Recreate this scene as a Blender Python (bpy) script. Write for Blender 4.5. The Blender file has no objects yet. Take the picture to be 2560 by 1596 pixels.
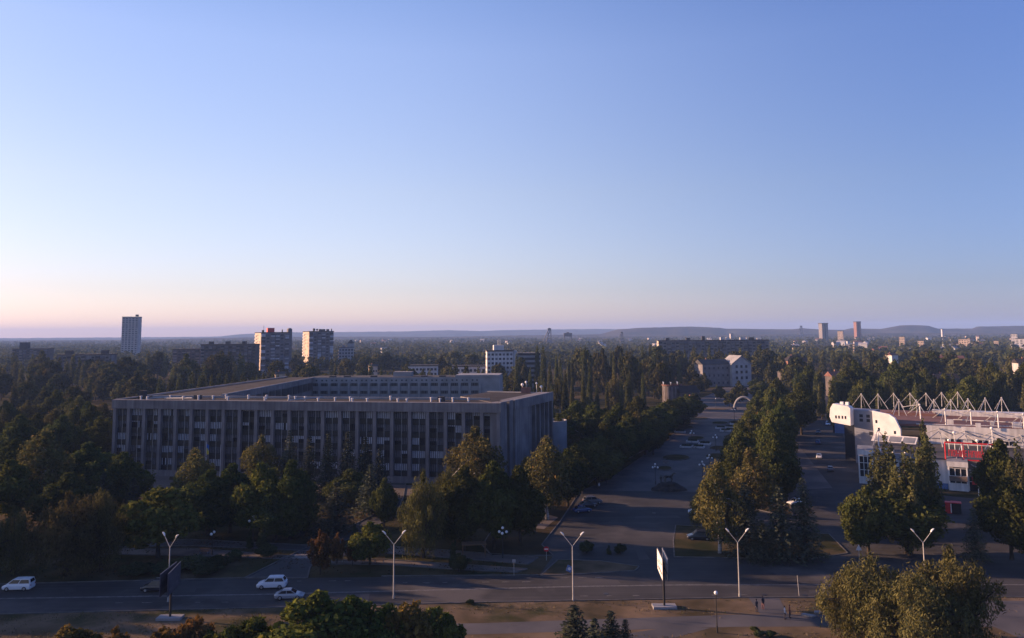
import bpy, math, random
import numpy as np
from mathutils import Vector, Matrix

# ------------------------------------------------------------------ camera, sky, sun, exposure
sc = bpy.context.scene
COL = sc.collection
F, PX, PY, H = 1920.0, 1280.0, 636.0, 40.0      # focal length and principal point in photo pixels, eye height in metres
PITCH = math.atan(196.0 / F)
ROLL = math.atan(0.0075)

cd = bpy.data.cameras.new('camera')
cam = bpy.data.objects.new('camera', cd)
COL.objects.link(cam)
cd.sensor_width = 36.0
cd.lens = 27.0
cd.shift_y = -162.0 / 2560.0
cd.clip_start = 0.5
cd.clip_end = 80000.0
cam.matrix_world = (Matrix.Translation((0, 0, H)) @ Matrix.Rotation(math.pi / 2 + PITCH, 4, 'X')
                    @ Matrix.Rotation(-ROLL, 4, 'Z'))
sc.camera = cam

SUN_EL = math.radians(12.5)
SUN_XY = (-0.968, 0.250)
world = bpy.data.worlds.new('World')
sc.world = world
world.use_nodes = True
wn, wl = world.node_tree.nodes, world.node_tree.links
bg = wn['Background']
sky = wn.new('ShaderNodeTexSky')
sky.sky_type = 'NISHITA'
sky.sun_disc = False
sky.sun_elevation = SUN_EL
sky.sun_rotation = math.atan2(SUN_XY[0], SUN_XY[1])
sky.altitude = 100
sky.air_density, sky.dust_density, sky.ozone_density = 1.0, 0.6, 4.0
# white balance of the whole dome: one tint by height, one by angle from the sun
geo = wn.new('ShaderNodeTexCoord')
sep = wn.new('ShaderNodeSeparateXYZ')
wl.new(geo.outputs['Generated'], sep.inputs[0])
mr = wn.new('ShaderNodeMapRange')
mr.inputs['From Min'].default_value, mr.inputs['From Max'].default_value = 0.0, 0.5
wl.new(sep.outputs['Z'], mr.inputs['Value'])
r1 = wn.new('ShaderNodeValToRGB')


def ramp(node, stops):
    cr = node.color_ramp
    while len(cr.elements) < len(stops):
        cr.elements.new(0.5)
    for e, (p, c) in zip(cr.elements, stops):
        e.position = p
        e.color = (*c, 1)


ramp(r1, [(0.0, (.73, .53, .64)), (0.04, (.72, .53, .63)), (0.11, (.69, .50, .56)), (0.36, (.90, .60, .58)),
          (0.70, (1.0, .70, .72)), (1.0, (.74, .62, .74))])
wl.new(mr.outputs[0], r1.inputs[0])
cv = wn.new('ShaderNodeCombineXYZ')
wl.new(sep.outputs['X'], cv.inputs[0])
wl.new(sep.outputs['Y'], cv.inputs[1])
nv = wn.new('ShaderNodeVectorMath'); nv.operation = 'NORMALIZE'
wl.new(cv.outputs[0], nv.inputs[0])
dv = wn.new('ShaderNodeVectorMath'); dv.operation = 'DOT_PRODUCT'
dv.inputs[1].default_value = (*SUN_XY, 0)
wl.new(nv.outputs[0], dv.inputs[0])
mr2 = wn.new('ShaderNodeMapRange')
mr2.inputs['From Min'].default_value, mr2.inputs['From Max'].default_value = -1.0, 1.0
wl.new(dv.outputs['Value'], mr2.inputs['Value'])
r2 = wn.new('ShaderNodeValToRGB')
ramp(r2, [(0.0, (.21, .27, .37)), (0.365, (.215, .28, .375)), (0.655, (.67, .62, .55)), (0.89, (.39, .405, .38)), (1.0, (.44, .44, .42))])
r2.color_ramp.interpolation = 'B_SPLINE'
wl.new(mr2.outputs[0], r2.inputs[0])
m1 = wn.new('ShaderNodeVectorMath'); m1.operation = 'MULTIPLY'
wl.new(sky.outputs[0], m1.inputs[0]); wl.new(r1.outputs[0], m1.inputs[1])
m2 = wn.new('ShaderNodeVectorMath'); m2.operation = 'MULTIPLY'
wl.new(m1.outputs[0], m2.inputs[0]); wl.new(r2.outputs[0], m2.inputs[1])
m3 = wn.new('ShaderNodeVectorMath'); m3.operation = 'SCALE'
m3.inputs['Scale'].default_value = 4.0
wl.new(m2.outputs[0], m3.inputs[0])
wl.new(m3.outputs[0], bg.inputs[0])
bg.inputs[1].default_value = 0.06

sd = bpy.data.lights.new('sun', 'SUN')
sd.energy = 3.8
sd.angle = math.radians(0.6)
sd.color = (1.0, 0.62, 0.38)
sun = bpy.data.objects.new('sun', sd)
COL.objects.link(sun)
_s = Vector((SUN_XY[0] * math.cos(SUN_EL), SUN_XY[1] * math.cos(SUN_EL), math.sin(SUN_EL)))
sun.rotation_euler = _s.to_track_quat('Z', 'Y').to_euler()
sun.location = (-100, 0, 200)

sc.view_settings.view_transform = 'Standard'
sc.view_settings.look = 'None'
sc.view_settings.gamma = 1.0
sc.view_settings.use_curve_mapping = False
sc.view_settings.exposure = 1.75
sc.render.engine = 'CYCLES'
cy = sc.cycles
cy.use_denoising = True
cy.max_bounces = 6
cy.diffuse_bounces = 2
cy.glossy_bounces = 2
cy.transmission_bounces = 3
cy.transparent_max_bounces = 4
cy.volume_bounces = 0

# ------------------------------------------------------------------ helpers
_ca, _sa = math.cos(ROLL), math.sin(ROLL)
_cp, _sp = math.cos(PITCH), math.sin(PITCH)


def ray(px, py):
    """Direction of the sight line through a pixel of the 2560 x 1596 photograph."""
    u, v = (px - PX) / F, (PY - py) / F
    u2, v2 = u * _ca + v * _sa, -u * _sa + v * _ca
    return u2, _cp - v2 * _sp, _sp + v2 * _cp


def gr(px, py, z=0.0):
    d = ray(px, py)
    t = (z - H) / d[2]
    return d[0] * t, d[1] * t


def at(px, py, Y):
    d = ray(px, py)
    t = Y / d[1]
    return d[0] * t, Y, H + d[2] * t


def pixel_y(x, y, z):
    z -= H
    f = y * _cp + z * _sp
    up = -y * _sp + z * _cp
    u2, v2 = x / f, up / f
    return PY - F * (u2 * _sa + v2 * _ca)


def height_to(x, y, py):
    lo, hi = 0.0, 200.0
    for _ in range(40):
        m = (lo + hi) / 2
        if pixel_y(x, y, m) > py:
            lo = m
        else:
            hi = m
    return lo


def on_ground(px, D):
    """Ground point seen in column px at distance D (iterated because the frame leans a little)."""
    y0, y1 = 840.0, 40000.0
    lo, hi = 845.0, 6000.0
    for _ in range(60):
        m = (lo + hi) / 2
        if gr(px, m)[1] > D:
            lo = m
        else:
            hi = m
    return gr(px, (lo + hi) / 2)


class MB:
    """Collects boxes, tubes, prisms ... and links them as one mesh object."""

    def __init__(self):
        self.v, self.f, self.m = [], [], []

    def add(self, vs, fs, m=0):
        b = len(self.v)
        self.v += [tuple(p) for p in vs]
        self.f += [tuple(i + b for i in f) for f in fs]
        self.m += [m] * len(fs)
        return self

    def box(self, x0, x1, y0, y1, z0, z1, m=0):
        return self.add([(x0, y0, z0), (x1, y0, z0), (x1, y1, z0), (x0, y1, z0), (x0, y0, z1), (x1, y0, z1), (x1, y1, z1), (x0, y1, z1)],
                        [(0, 3, 2, 1), (4, 5, 6, 7), (0, 1, 5, 4), (1, 2, 6, 5), (2, 3, 7, 6), (3, 0, 4, 7)], m)

    def quad(self, a, b, c, d, m=0):
        return self.add([a, b, c, d], [(0, 1, 2, 3)], m)

    def prism(self, poly, z0, z1, m=0, top=None):
        n = len(poly)
        a = sum(poly[i][0] * poly[(i + 1) % n][1] - poly[(i + 1) % n][0] * poly[i][1] for i in range(n))
        if a < 0:
            poly = poly[::-1]
        b = len(self.v)
        self.v += [(p[0], p[1], z0) for p in poly] + [(p[0], p[1], z1) for p in poly]
        self.f.append(tuple(b + n + i for i in range(n))); self.m.append(m if top is None else top)
        self.f.append(tuple(b + n - 1 - i for i in range(n))); self.m.append(m)
        for i in range(n):
            j = (i + 1) % n
            self.f.append((b + i, b + j, b + n + j, b + n + i)); self.m.append(m)
        return self

    def sheet(self, poly, z, m=0):
        n = len(poly)
        a = sum(poly[i][0] * poly[(i + 1) % n][1] - poly[(i + 1) % n][0] * poly[i][1] for i in range(n))
        if a < 0:
            poly = poly[::-1]
        return self.add([(p[0], p[1], z) for p in poly], [tuple(range(n))], m)

    def tube(self, p0, p1, r0, r1=None, n=6, m=0, caps=True):
        r1 = r0 if r1 is None else r1
        p0, p1 = Vector(p0), Vector(p1)
        d = (p1 - p0).normalized()
        a = d.orthogonal().normalized()
        b = d.cross(a)
        vs = []
        for p, r in ((p0, r0), (p1, r1)):
            for i in range(n):
                t = 2 * math.pi * i / n
                vs.append(p + a * (r * math.cos(t)) + b * (r * math.sin(t)))
        fs = [(i, (i + 1) % n, n + (i + 1) % n, n + i) for i in range(n)]
        if caps:
            fs += [tuple(range(n - 1, -1, -1)), tuple(range(n, 2 * n))]
        return self.add(vs, fs, m)

    def path(self, pts, r, n=6, m=0):
        for a, b in zip(pts, pts[1:]):
            self.tube(a, b, r, r, n, m)
        return self

    def loft(self, rings, m=0, caps=True):
        n = len(rings[0])
        vs = [p for r in rings for p in r]
        fs = []
        for k in range(len(rings) - 1):
            for i in range(n):
                j = (i + 1) % n
                fs.append((k * n + i, k * n + j, (k + 1) * n + j, (k + 1) * n + i))
        if caps:
            fs += [tuple(range(n - 1, -1, -1)), tuple((len(rings) - 1) * n + i for i in range(n))]
        return self.add(vs, fs, m)

    def ball(self, c, r, n=8, k=5, m=0, sz=1.0):
        rings = []
        for i in range(k + 1):
            t = math.pi * i / k
            rr = max(1e-3, r * math.sin(t))
            rings.append([(c[0] + rr * math.cos(2 * math.pi * j / n), c[1] + rr * math.sin(2 * math.pi * j / n), c[2] - sz * r * math.cos(t)) for j in range(n)])
        return self.loft(rings, m)

    def strip(self, pts, w, z0, z1, m=0):
        """A low bar of width w along a polyline (kerbs, painted lines)."""
        for a, b in zip(pts, pts[1:]):
            d = Vector((b[0] - a[0], b[1] - a[1]))
            if d.length < 1e-6:
                continue
            nrm = Vector((-d.y, d.x)).normalized() * (w / 2)
            self.prism([(a[0] + nrm.x, a[1] + nrm.y), (a[0] - nrm.x, a[1] - nrm.y), (b[0] - nrm.x, b[1] - nrm.y), (b[0] + nrm.x, b[1] + nrm.y)], z0, z1, m)
        return self

    def mesh(self, name, mats, smooth=False):
        me = bpy.data.meshes.new(name)
        me.from_pydata(self.v, [], self.f)
        for mt in (mats if isinstance(mats, (list, tuple)) else [mats]):
            me.materials.append(mt)
        if any(self.m):
            me.polygons.foreach_set('material_index', self.m)
        if smooth:
            me.polygons.foreach_set('use_smooth', [True] * len(self.f))
        me.update()
        return me

    def build(self, name, mats, parent=None, smooth=False):
        return link(name, self.mesh(name, mats, smooth), parent)


def link(name, me, parent=None, loc=None, rz=0.0):
    o = bpy.data.objects.new(name, me)
    COL.objects.link(o)
    if parent is not None:
        o.parent = parent
    if loc is not None:
        o.location = loc
        o.rotation_euler = (0, 0, rz)
    return o


def tag(o, label=None, cat=None, group=None, kind=None):
    for k, v in (('label', label), ('category', cat), ('group', group), ('kind', kind)):
        if v:
            o[k] = v
    return o


def thing(name, label, cat, loc=(0, 0, 0), rz=0.0, group=None):
    o = bpy.data.objects.new(name, None)
    o.empty_display_size = 0.5
    COL.objects.link(o)
    o.location = loc
    o.rotation_euler = (0, 0, rz)
    return tag(o, label, cat, group)


def copy_tree(o, parent=None):
    c = o.copy()
    COL.objects.link(c)
    if parent is not None:
        c.parent = parent
    for ch in list(o.children):
        copy_tree(ch, c)
    return c


ORD = ['', 'first', 'second', 'third', 'fourth', 'fifth', 'sixth', 'seventh', 'eighth', 'ninth', 'tenth', 'eleventh', 'twelfth',
       'thirteenth', 'fourteenth', 'fifteenth', 'sixteenth', 'seventeenth', 'eighteenth', 'nineteenth', 'twentieth']


def nth(i):
    if i <= 20:
        return ORD[i]
    t, u = divmod(i, 10)
    return str(i) + ({1: 'st', 2: 'nd', 3: 'rd'}.get(u, 'th'))


# ------------------------------------------------------------------ materials
def mat(name, c1, c2=None, scale=0.3, rough=0.8, spec=0.25, metal=0.0, detail=4.0, bump=0.0, stretch=None, coords='Object', lo=0.35, hi=0.65, streak=None, spots=None):
    m = bpy.data.materials.new(name)
    m.use_nodes = True
    nt = m.node_tree
    b = nt.nodes['Principled BSDF']
    b.inputs['Roughness'].default_value = rough
    b.inputs['Specular IOR Level'].default_value = spec
    b.inputs['Metallic'].default_value = metal
    b.inputs['Base Color'].default_value = (*c1, 1)
    if c2 is not None:
        tc = nt.nodes.new('ShaderNodeTexCoord')
        mp = nt.nodes.new('ShaderNodeMapping')
        if stretch:
            mp.inputs['Scale'].default_value = stretch
        nz = nt.nodes.new('ShaderNodeTexNoise')
        nz.inputs['Scale'].default_value = scale
        nz.inputs['Detail'].default_value = detail
        rp = nt.nodes.new('ShaderNodeValToRGB')
        ramp(rp, [(lo, c1), (hi, c2)])
        nt.links.new(tc.outputs[coords], mp.inputs[0])
        nt.links.new(mp.outputs[0], nz.inputs[0])
        nt.links.new(nz.outputs[0], rp.inputs[0])
        src = rp.outputs[0]
        if streak:                                    # rain streaks, tyre tracks
            m2_ = nt.nodes.new('ShaderNodeMapping')
            m2_.inputs['Scale'].default_value = streak
            n2 = nt.nodes.new('ShaderNodeTexNoise')
            n2.inputs['Scale'].default_value = 1.0
            n2.inputs['Detail'].default_value = 6
            rr_ = nt.nodes.new('ShaderNodeMapRange')
            rr_.inputs['From Min'].default_value, rr_.inputs['From Max'].default_value = .3, .7
            rr_.inputs['To Min'].default_value, rr_.inputs['To Max'].default_value = .72, 1.2
            sc_ = nt.nodes.new('ShaderNodeVectorMath'); sc_.operation = 'SCALE'
            nt.links.new(tc.outputs[coords], m2_.inputs[0])
            nt.links.new(m2_.outputs[0], n2.inputs[0])
            nt.links.new(n2.outputs[0], rr_.inputs[0])
            nt.links.new(src, sc_.inputs[0])
            nt.links.new(rr_.outputs[0], sc_.inputs['Scale'])
            src = sc_.outputs[0]
        if spots:                                     # worn or patched places with their own colour
            n3 = nt.nodes.new('ShaderNodeTexNoise')
            n3.inputs['Scale'].default_value = .055
            n3.inputs['Detail'].default_value = 7
            n3.inputs['Roughness'].default_value = .62
            r3 = nt.nodes.new('ShaderNodeMapRange')
            r3.inputs['From Min'].default_value, r3.inputs['From Max'].default_value = .53, .64
            mx_ = nt.nodes.new('ShaderNodeMix'); mx_.data_type = 'RGBA'
            nt.links.new(tc.outputs[coords], n3.inputs[0])
            nt.links.new(n3.outputs[0], r3.inputs[0])
            nt.links.new(r3.outputs[0], mx_.inputs[0])
            nt.links.new(src, mx_.inputs[6])
            mx_.inputs[7].default_value = (*spots, 1)
            src = mx_.outputs[2]
        nt.links.new(src, b.inputs['Base Color'])
        if bump:
            bp = nt.nodes.new('ShaderNodeBump')
            bp.inputs['Strength'].default_value = bump
            nt.links.new(nz.outputs[0], bp.inputs['Height'])
            nt.links.new(bp.outputs[0], b.inputs['Normal'])
    return m


def leaf_mat(name, c1, c2, c3=None, p3=0.9, transl=0.22):
    """Leaf colours spread from clump to clump by the mesh's tint attribute and from tree to tree."""
    m = bpy.data.materials.new(name)
    m.use_nodes = True
    nt = m.node_tree
    nt.nodes.remove(nt.nodes['Principled BSDF'])
    out = nt.nodes['Material Output']
    at_ = nt.nodes.new('ShaderNodeAttribute')
    at_.attribute_name = 'tint'
    rp = nt.nodes.new('ShaderNodeValToRGB')
    st = [(0.1, c1), (0.75, c2)]
    if c3:
        st += [(p3, c2), (min(1.0, p3 + 0.05), c3)]
    ramp(rp, st)
    nt.links.new(at_.outputs['Fac'], rp.inputs[0])
    oi = nt.nodes.new('ShaderNodeObjectInfo')
    hs = nt.nodes.new('ShaderNodeHueSaturation')
    mh = nt.nodes.new('ShaderNodeMapRange'); mh.inputs['To Min'].default_value, mh.inputs['To Max'].default_value = 0.475, 0.52
    mv = nt.nodes.new('ShaderNodeMapRange'); mv.inputs['To Min'].default_value, mv.inputs['To Max'].default_value = 0.72, 1.3
    fr = nt.nodes.new('ShaderNodeMath'); fr.operation = 'FRACT'
    ml = nt.nodes.new('ShaderNodeMath'); ml.operation = 'MULTIPLY'; ml.inputs[1].default_value = 7.31
    nt.links.new(oi.outputs['Random'], mh.inputs[0])
    nt.links.new(oi.outputs['Random'], ml.inputs[0])
    nt.links.new(ml.outputs[0], fr.inputs[0])
    nt.links.new(fr.outputs[0], mv.inputs[0])
    nt.links.new(mh.outputs[0], hs.inputs['Hue'])
    nt.links.new(mv.outputs[0], hs.inputs['Value'])
    nt.links.new(rp.outputs[0], hs.inputs['Color'])
    d = nt.nodes.new('ShaderNodeBsdfDiffuse')
    t = nt.nodes.new('ShaderNodeBsdfTranslucent')
    mx = nt.nodes.new('ShaderNodeMixShader')
    mx.inputs[0].default_value = transl
    nt.links.new(hs.outputs[0], d.inputs[0])
    nt.links.new(hs.outputs[0], t.inputs[0])
    nt.links.new(d.outputs[0], mx.inputs[1])
    nt.links.new(t.outputs[0], mx.inputs[2])
    nt.links.new(mx.outputs[0], out.inputs[0])
    return m


M = {}
M['asphalt'] = mat('asphalt', (.026, .026, .028), (.050, .047, .047), 0.09, .9, .2, detail=12, streak=(.03, 1.2, 1), spots=(.072, .066, .064))
M['asphalt_old'] = mat('asphalt_old', (.036, .036, .037), (.068, .062, .062), 0.08, .9, .2, detail=12, spots=(.03, .03, .031))
M['paving'] = mat('paving', (.056, .054, .058), (.10, .092, .092), 0.12, .85, .2, detail=12, spots=(.045, .043, .046))
M['footpath'] = mat('footpath', (.085, .07, .062), (.14, .115, .10), 0.25, .9, .2, detail=8)
M['soil'] = mat('soil', (.035, .028, .018), (.065, .05, .03), 0.12, 1, .0, detail=9)
M['dry_grass'] = mat('dry_grass', (.060, .048, .028), (.165, .118, .078), 0.13, 1, .0, detail=12, bump=.3, spots=(.035, .04, .016))
M['turf'] = mat('turf', (.026, .030, .013), (.075, .058, .032), 0.13, 1, .0, detail=12, spots=(.10, .075, .048))
M['kerbstone'] = mat('kerbstone', (.075, .072, .07), (.125, .115, .11), 0.6, .9, .2)
M['road_paint'] = mat('road_paint', (.12, .115, .11), (.24, .23, .22), 1.2, .8, .2)
M['concrete'] = mat('concrete', (.135, .124, .128), (.205, .188, .19), 0.22, .9, .2, detail=10, streak=(1.3, 1.3, .05))
M['concrete_light'] = mat('concrete_light', (.20, .20, .21), (.28, .275, .285), 0.2, .9, .2, detail=8)
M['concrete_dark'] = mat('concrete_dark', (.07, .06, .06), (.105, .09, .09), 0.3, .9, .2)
M['roof_felt'] = mat('roof_felt', (.030, .026, .027), (.054, .045, .043), 0.12, .95, .1, detail=8)
M['roof_dark'] = mat('roof_dark', (.05, .048, .05), (.085, .08, .08), 0.12, .95, .1, detail=8)
M['roof_red'] = mat('roof_red', (.12, .055, .045), (.19, .10, .085), 0.15, .9, .2, detail=8)
M['white_metal'] = mat('white_metal', (.62, .60, .58), (.75, .73, .70), 0.4, .5, .4)
M['white_panel'] = mat('white_panel', (.46, .44, .43), (.62, .59, .57), 0.15, .6, .3, detail=10, streak=(1.2, 1.2, .06))
M['white_wall'] = mat('white_wall', (.40, .39, .40), (.58, .56, .57), 0.12, .8, .2, detail=10, streak=(1.2, 1.2, .06))
M['blue_grey'] = mat('blue_grey', (.15, .16, .20), (.21, .22, .26), 0.2, .7, .2, detail=8)
M['slate'] = mat('slate', (.12, .13, .16), (.18, .19, .22), 0.4, .6, .3)
M['grey_metal'] = mat('grey_metal', (.26, .26, .27), (.38, .37, .37), 0.7, .5, .5, .3)
M['dark_metal'] = mat('dark_metal', (.012, .012, .014), None, rough=.55, spec=.4)
M['glass'] = mat('glass', (.012, .014, .02), None, rough=.12, spec=.5)
M['glass_dull'] = mat('glass_dull', (.018, .02, .028), None, rough=.35, spec=.35)
M['blind'] = mat('blind', (.36, .37, .42), (.50, .50, .54), 2.0, .8, .2)
M['blind_dim'] = mat('blind_dim', (.085, .087, .105), (.14, .14, .16), 2.0, .8, .2)
M['red'] = mat('red', (.40, .02, .025), (.55, .035, .035), 0.6, .5, .3)
M['stone_mural'] = mat('stone_mural', (.10, .075, .06), (.17, .13, .105), 0.5, .9, .1, detail=8)
M['relief'] = mat('relief', (.38, .34, .29), (.5, .45, .4), 0.6, .9, .1)
M['bark'] = mat('bark', (.03, .024, .018), (.06, .05, .04), 1.5, 1, .05)
M['birch_bark'] = mat('birch_bark', (.16, .15, .14), (.4, .38, .36), 1.6, .9, .1, stretch=(1, 1, 3))
M['brick'] = mat('brick', (.16, .085, .065), (.23, .125, .10), 0.5, .9, .1)
M['plaster'] = mat('plaster', (.30, .28, .29), (.4, .38, .38), 0.3, .9, .1)
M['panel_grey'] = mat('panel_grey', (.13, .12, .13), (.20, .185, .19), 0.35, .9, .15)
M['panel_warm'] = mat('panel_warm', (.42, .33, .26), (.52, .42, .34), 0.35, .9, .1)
M['bronze'] = mat('bronze', (.022, .022, .02), (.04, .038, .032), 1.5, .6, .4)
M['rock'] = mat('rock', (.025, .024, .024), (.05, .046, .045), 0.8, .95, .1, bump=.5)
M['tyre'] = mat('tyre', (.012, .012, .013), None, rough=.9)
M['rim'] = mat('rim', (.35, .35, .37), None, rough=.35, spec=.5, metal=.6)
M['head_lamp'] = mat('head_lamp', (.6, .62, .65), None, rough=.15, spec=.6)
M['tail_lamp'] = mat('tail_lamp', (.25, .01, .012), None, rough=.2, spec=.5)
M['globe'] = mat('globe', (.7, .7, .7), None, rough=.25, spec=.5)
M['lamp_head'] = mat('lamp_head', (.7, .69, .66), None, rough=.3, spec=.5)
M['pole'] = mat('pole', (.30, .29, .27), (.42, .40, .37), 1.4, .7, .3)
M['screen'] = mat('screen', (.60, .59, .58), (.68, .67, .66), 1.0, .5, .3)
M['screen_dark'] = mat('screen_dark', (.025, .028, .045), (.05, .055, .08), .5, .5, .3)
M['ink'] = mat('ink', (.06, .06, .08), None, rough=.7)
M['flag_yellow'] = mat('flag_yellow', (.55, .42, .05), None, rough=.9)
M['flag_blue'] = mat('flag_blue', (.04, .12, .36), None, rough=.9)
M['skin'] = mat('skin', (.42, .25, .18), None, rough=.7)
M['cloth_dark'] = mat('cloth_dark', (.03, .03, .045), None, rough=.9)
M['cloth_white'] = mat('cloth_white', (.5, .5, .52), None, rough=.9)
M['cloth_red'] = mat('cloth_red', (.16, .06, .055), None, rough=.9)
M['hair'] = mat('hair', (.03, .02, .015), None, rough=.8)
M['canvas'] = mat('canvas', (.68, .67, .65), (.76, .75, .73), 2.0, .9, .1)
M['blue_paint'] = mat('blue_paint', (.08, .14, .30), (.12, .19, .36), .6, .7, .2)
M['wood'] = mat('wood', (.10, .06, .035), (.15, .09, .05), 1.2, .8, .2, stretch=(1, 6, 1))
M['hill_earth'] = mat('hill_earth', (.035, .033, .026), (.085, .07, .052), 0.004, 1, .0, detail=10, coords='Object')
M['plain'] = mat('plain', (.022, .026, .014), (.06, .05, .03), 0.006, 1, .0, detail=10)

L = {}
L['linden'] = leaf_mat('linden_leaf', (0.0338, 0.0468, 0.0156), (0.0715, 0.0806, 0.0234))
L['maple'] = leaf_mat('maple_leaf', (0.039, 0.0546, 0.0143), (0.0936, 0.104, 0.0234), (0.221, 0.182, 0.0325), .91)
L['birch'] = leaf_mat('birch_leaf', (0.0546, 0.0598, 0.0221), (0.1092, 0.1014, 0.0351), (0.169, 0.117, 0.039), .90)
L['willow'] = leaf_mat('willow_leaf', (0.0546, 0.0572, 0.0221), (0.1092, 0.1014, 0.039))
L['poplar'] = leaf_mat('poplar_leaf', (0.0442, 0.0546, 0.0234), (0.0975, 0.1014, 0.039))
L['spruce'] = leaf_mat('spruce_needle', (0.0234, 0.0338, 0.026), (0.0585, 0.065, 0.0442), transl=.08)
L['orange'] = leaf_mat('orange_leaf', (0.078, 0.0572, 0.0208), (0.1625, 0.1014, 0.0312), (0.247, 0.13, 0.026), .90)
L['bush'] = leaf_mat('bush_leaf', (0.0234, 0.0338, 0.0156), (0.052, 0.065, 0.0286), transl=.1)
L['far'] = leaf_mat('far_leaf', (0.0338, 0.0442, 0.0182), (0.0845, 0.0806, 0.0338))

# ------------------------------------------------------------------ ground, roads, paths
def structure(o, label=None):
    o['kind'] = 'structure'
    if label:
        o['label'] = label
    return o


g = MB()
xs = [-9000, -4000, -1500, -600, -200, 0, 200, 600, 1500, 4000, 9000]
ys = [-250, 0, 60, 120, 200, 400, 900, 2000, 5000, 9000, 13500]
for i in range(len(xs) - 1):
    for j in range(len(ys) - 1):
        g.quad((xs[i], ys[j], 0), (xs[i + 1], ys[j], 0), (xs[i + 1], ys[j + 1], 0), (xs[i], ys[j + 1], 0), 0 if ys[j] < 900 else 1)
structure(g.build('ground', [M['turf'], M['plain']]))

near_edge = [(-460, 103), (-200, 111.5), (-75, 115.8), (-33, 117.8), (-5, 119.2), (34, 120.4), (72, 119.9), (140, 117.5), (460, 106)]
far_edge = [(-460, 118), (-200, 125), (-83, 129.2), (-49, 131.2), (4, 131.7), (47, 131.7), (80, 130.8), (140, 128.5), (460, 118)]
structure(MB().sheet(near_edge + far_edge[::-1], 0.03).build('road', M['asphalt']))
mid = [(-460, 110.5), (-200, 118), (-79, 122.4), (-40, 123.4), (9, 126.0), (26, 126.4), (72, 125.6), (140, 123), (460, 112)]
rm = MB()
rm.strip([(x, y - .15) for x, y in mid], .12, .034, .038)
rm.strip([(x, y + .15) for x, y in mid], .12, .034, .038)
structure(rm.build('road_marking', M['road_paint']))
kb = MB()
kb.strip([(x, y - .1) for x, y in near_edge], .2, 0, .14)
kb.strip([(-460, 118.1), (-200, 125.1), (-83, 129.3), (-49, 131.3), (-41, 131.9)], .2, 0, .14)
kb.strip([(-22, 131.9), (4, 131.9)], .2, 0, .14)
structure(kb.build('kerb', M['kerbstone']))
verge = near_edge[2:8] + [(140, 60), (60, 60), (-75, 60)]
structure(MB().sheet([(-200, 111.2)] + [(x, y - .2) for x, y in near_edge[2:8]] + [(140, 50), (-200, 50)], 0.02).build('verge', M['dry_grass']))


def poly_px(pts, z=0.0):
    return [gr(px, py, z) for px, py in pts]


def area(name, poly, z, m, kerb=False):
    o = structure(MB().sheet(poly, z).build(name, m))
    if kerb:
        structure(MB().strip(poly + [poly[0]], .25, 0.0, .16).build('kerb', M['kerbstone'], o))
    return o


def lawn(poly, m='turf', h=.13, name='lawn'):
    o = structure(MB().prism(poly, 0.0, h).build(name, M[m]))
    structure(MB().strip(poly + [poly[0]], .22, 0.0, h + .03).build('kerb', M['kerbstone'], o))
    return o


# plaza, promenade and side street on the right of the office building
plaza = [(4, 131.7), (6.8, 142), (5, 150), (9.5, 167), (17, 200), (60, 196), (91, 203), (100, 194), (116, 182), (150, 165), (150, 131), (80, 130.8), (47, 131.7)]
area('plaza', plaza, 0.03, M['asphalt'])
prom = [(17, 200)] + poly_px([(1520, 1200), (1607, 1140), (1640, 1075), (1735, 1005), (1800, 975), (1850, 950), (1892, 925)]) + poly_px([(1965, 925), (2010, 960)]) + [(130, 300), (110, 250), (91, 203), (60, 196)]
area('promenade', prom, 0.025, M['paving'])
side_street = [(72, 150), (80, 196)] + poly_px([(1985, 1100), (1982, 1040), (1990, 985), (1985, 930)]) + poly_px([(2035, 930), (2075, 985), (2095, 1060), (2115, 1105)]) + [(92, 205), (100, 194), (114, 182), (90, 150)]
area('street', side_street, 0.034, M['asphalt'])
ml = MB()
for py in (1163, 1108, 1104, 1045):
    a, b = gr(1990, py + 1), gr(2040, py + 3)
    ml.strip([a, b], .35, .038, .042)
structure(ml.build('road_marking', M['road_paint']))
# kerbed traffic island and green blocks
lawn(poly_px([(1352, 1440), (1395, 1401), (1500, 1404), (1598, 1418), (1588, 1428), (1450, 1437)]), 'dry_grass')
lawn([(28.5, 141.5), (30.5, 152), (33.5, 164), (55, 158), (62, 156), (60, 143), (52, 139.5)], 'turf')
lawn([(46, 189), (52, 199), (64, 230), (88, 296), (112, 368), (122, 365), (98, 290), (76, 228), (66, 190), (60, 170)], 'soil')
lawn([(7, 143), (5.2, 150), (9.8, 168), (17, 200), (26, 226), (38, 252), (60, 300), (78, 340), (60, 350), (34, 300), (17, 248), (5, 205), (-2, 180), (-6, 150), (-4, 143)], 'soil')
for cx_, cy_, rx, ry, mm in [(1690, 1145, 34, 7, 'turf'), (1590, 1105, 30, 10, 'dry_grass'), (1640, 1098, 36, 8, 'dry_grass'), (1792, 1142, 28, 7, 'turf'), (1700, 1070, 34, 5, 'turf'), (1740, 1047, 30, 3.5, 'dry_grass'), (1850, 1093, 38, 8, 'turf'), (1850, 1070, 36, 5, 'turf'), (1860, 1056, 40, 4, 'soil'), (1800, 1058, 20, 3, 'turf'), (1740, 1096, 20, 4, 'turf'), (1800, 1121, 26, 5, 'soil'), (1890, 1042, 20, 2.4, 'soil'), (1792, 1024, 30, 2, 'dry_grass'), (1905, 1020, 22, 2, 'dry_grass'), (1662, 1172, 18, 5, 'turf')]:
    pl = [gr(cx_ + rx * math.cos(t), cy_ + ry * math.sin(t)) for t in [i * math.pi / 8 for i in range(16)]]
    lawn(pl, mm, .2, 'flower_bed')  # tan dry_grass beds put the sunlit patches of lawn into their colour
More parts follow.
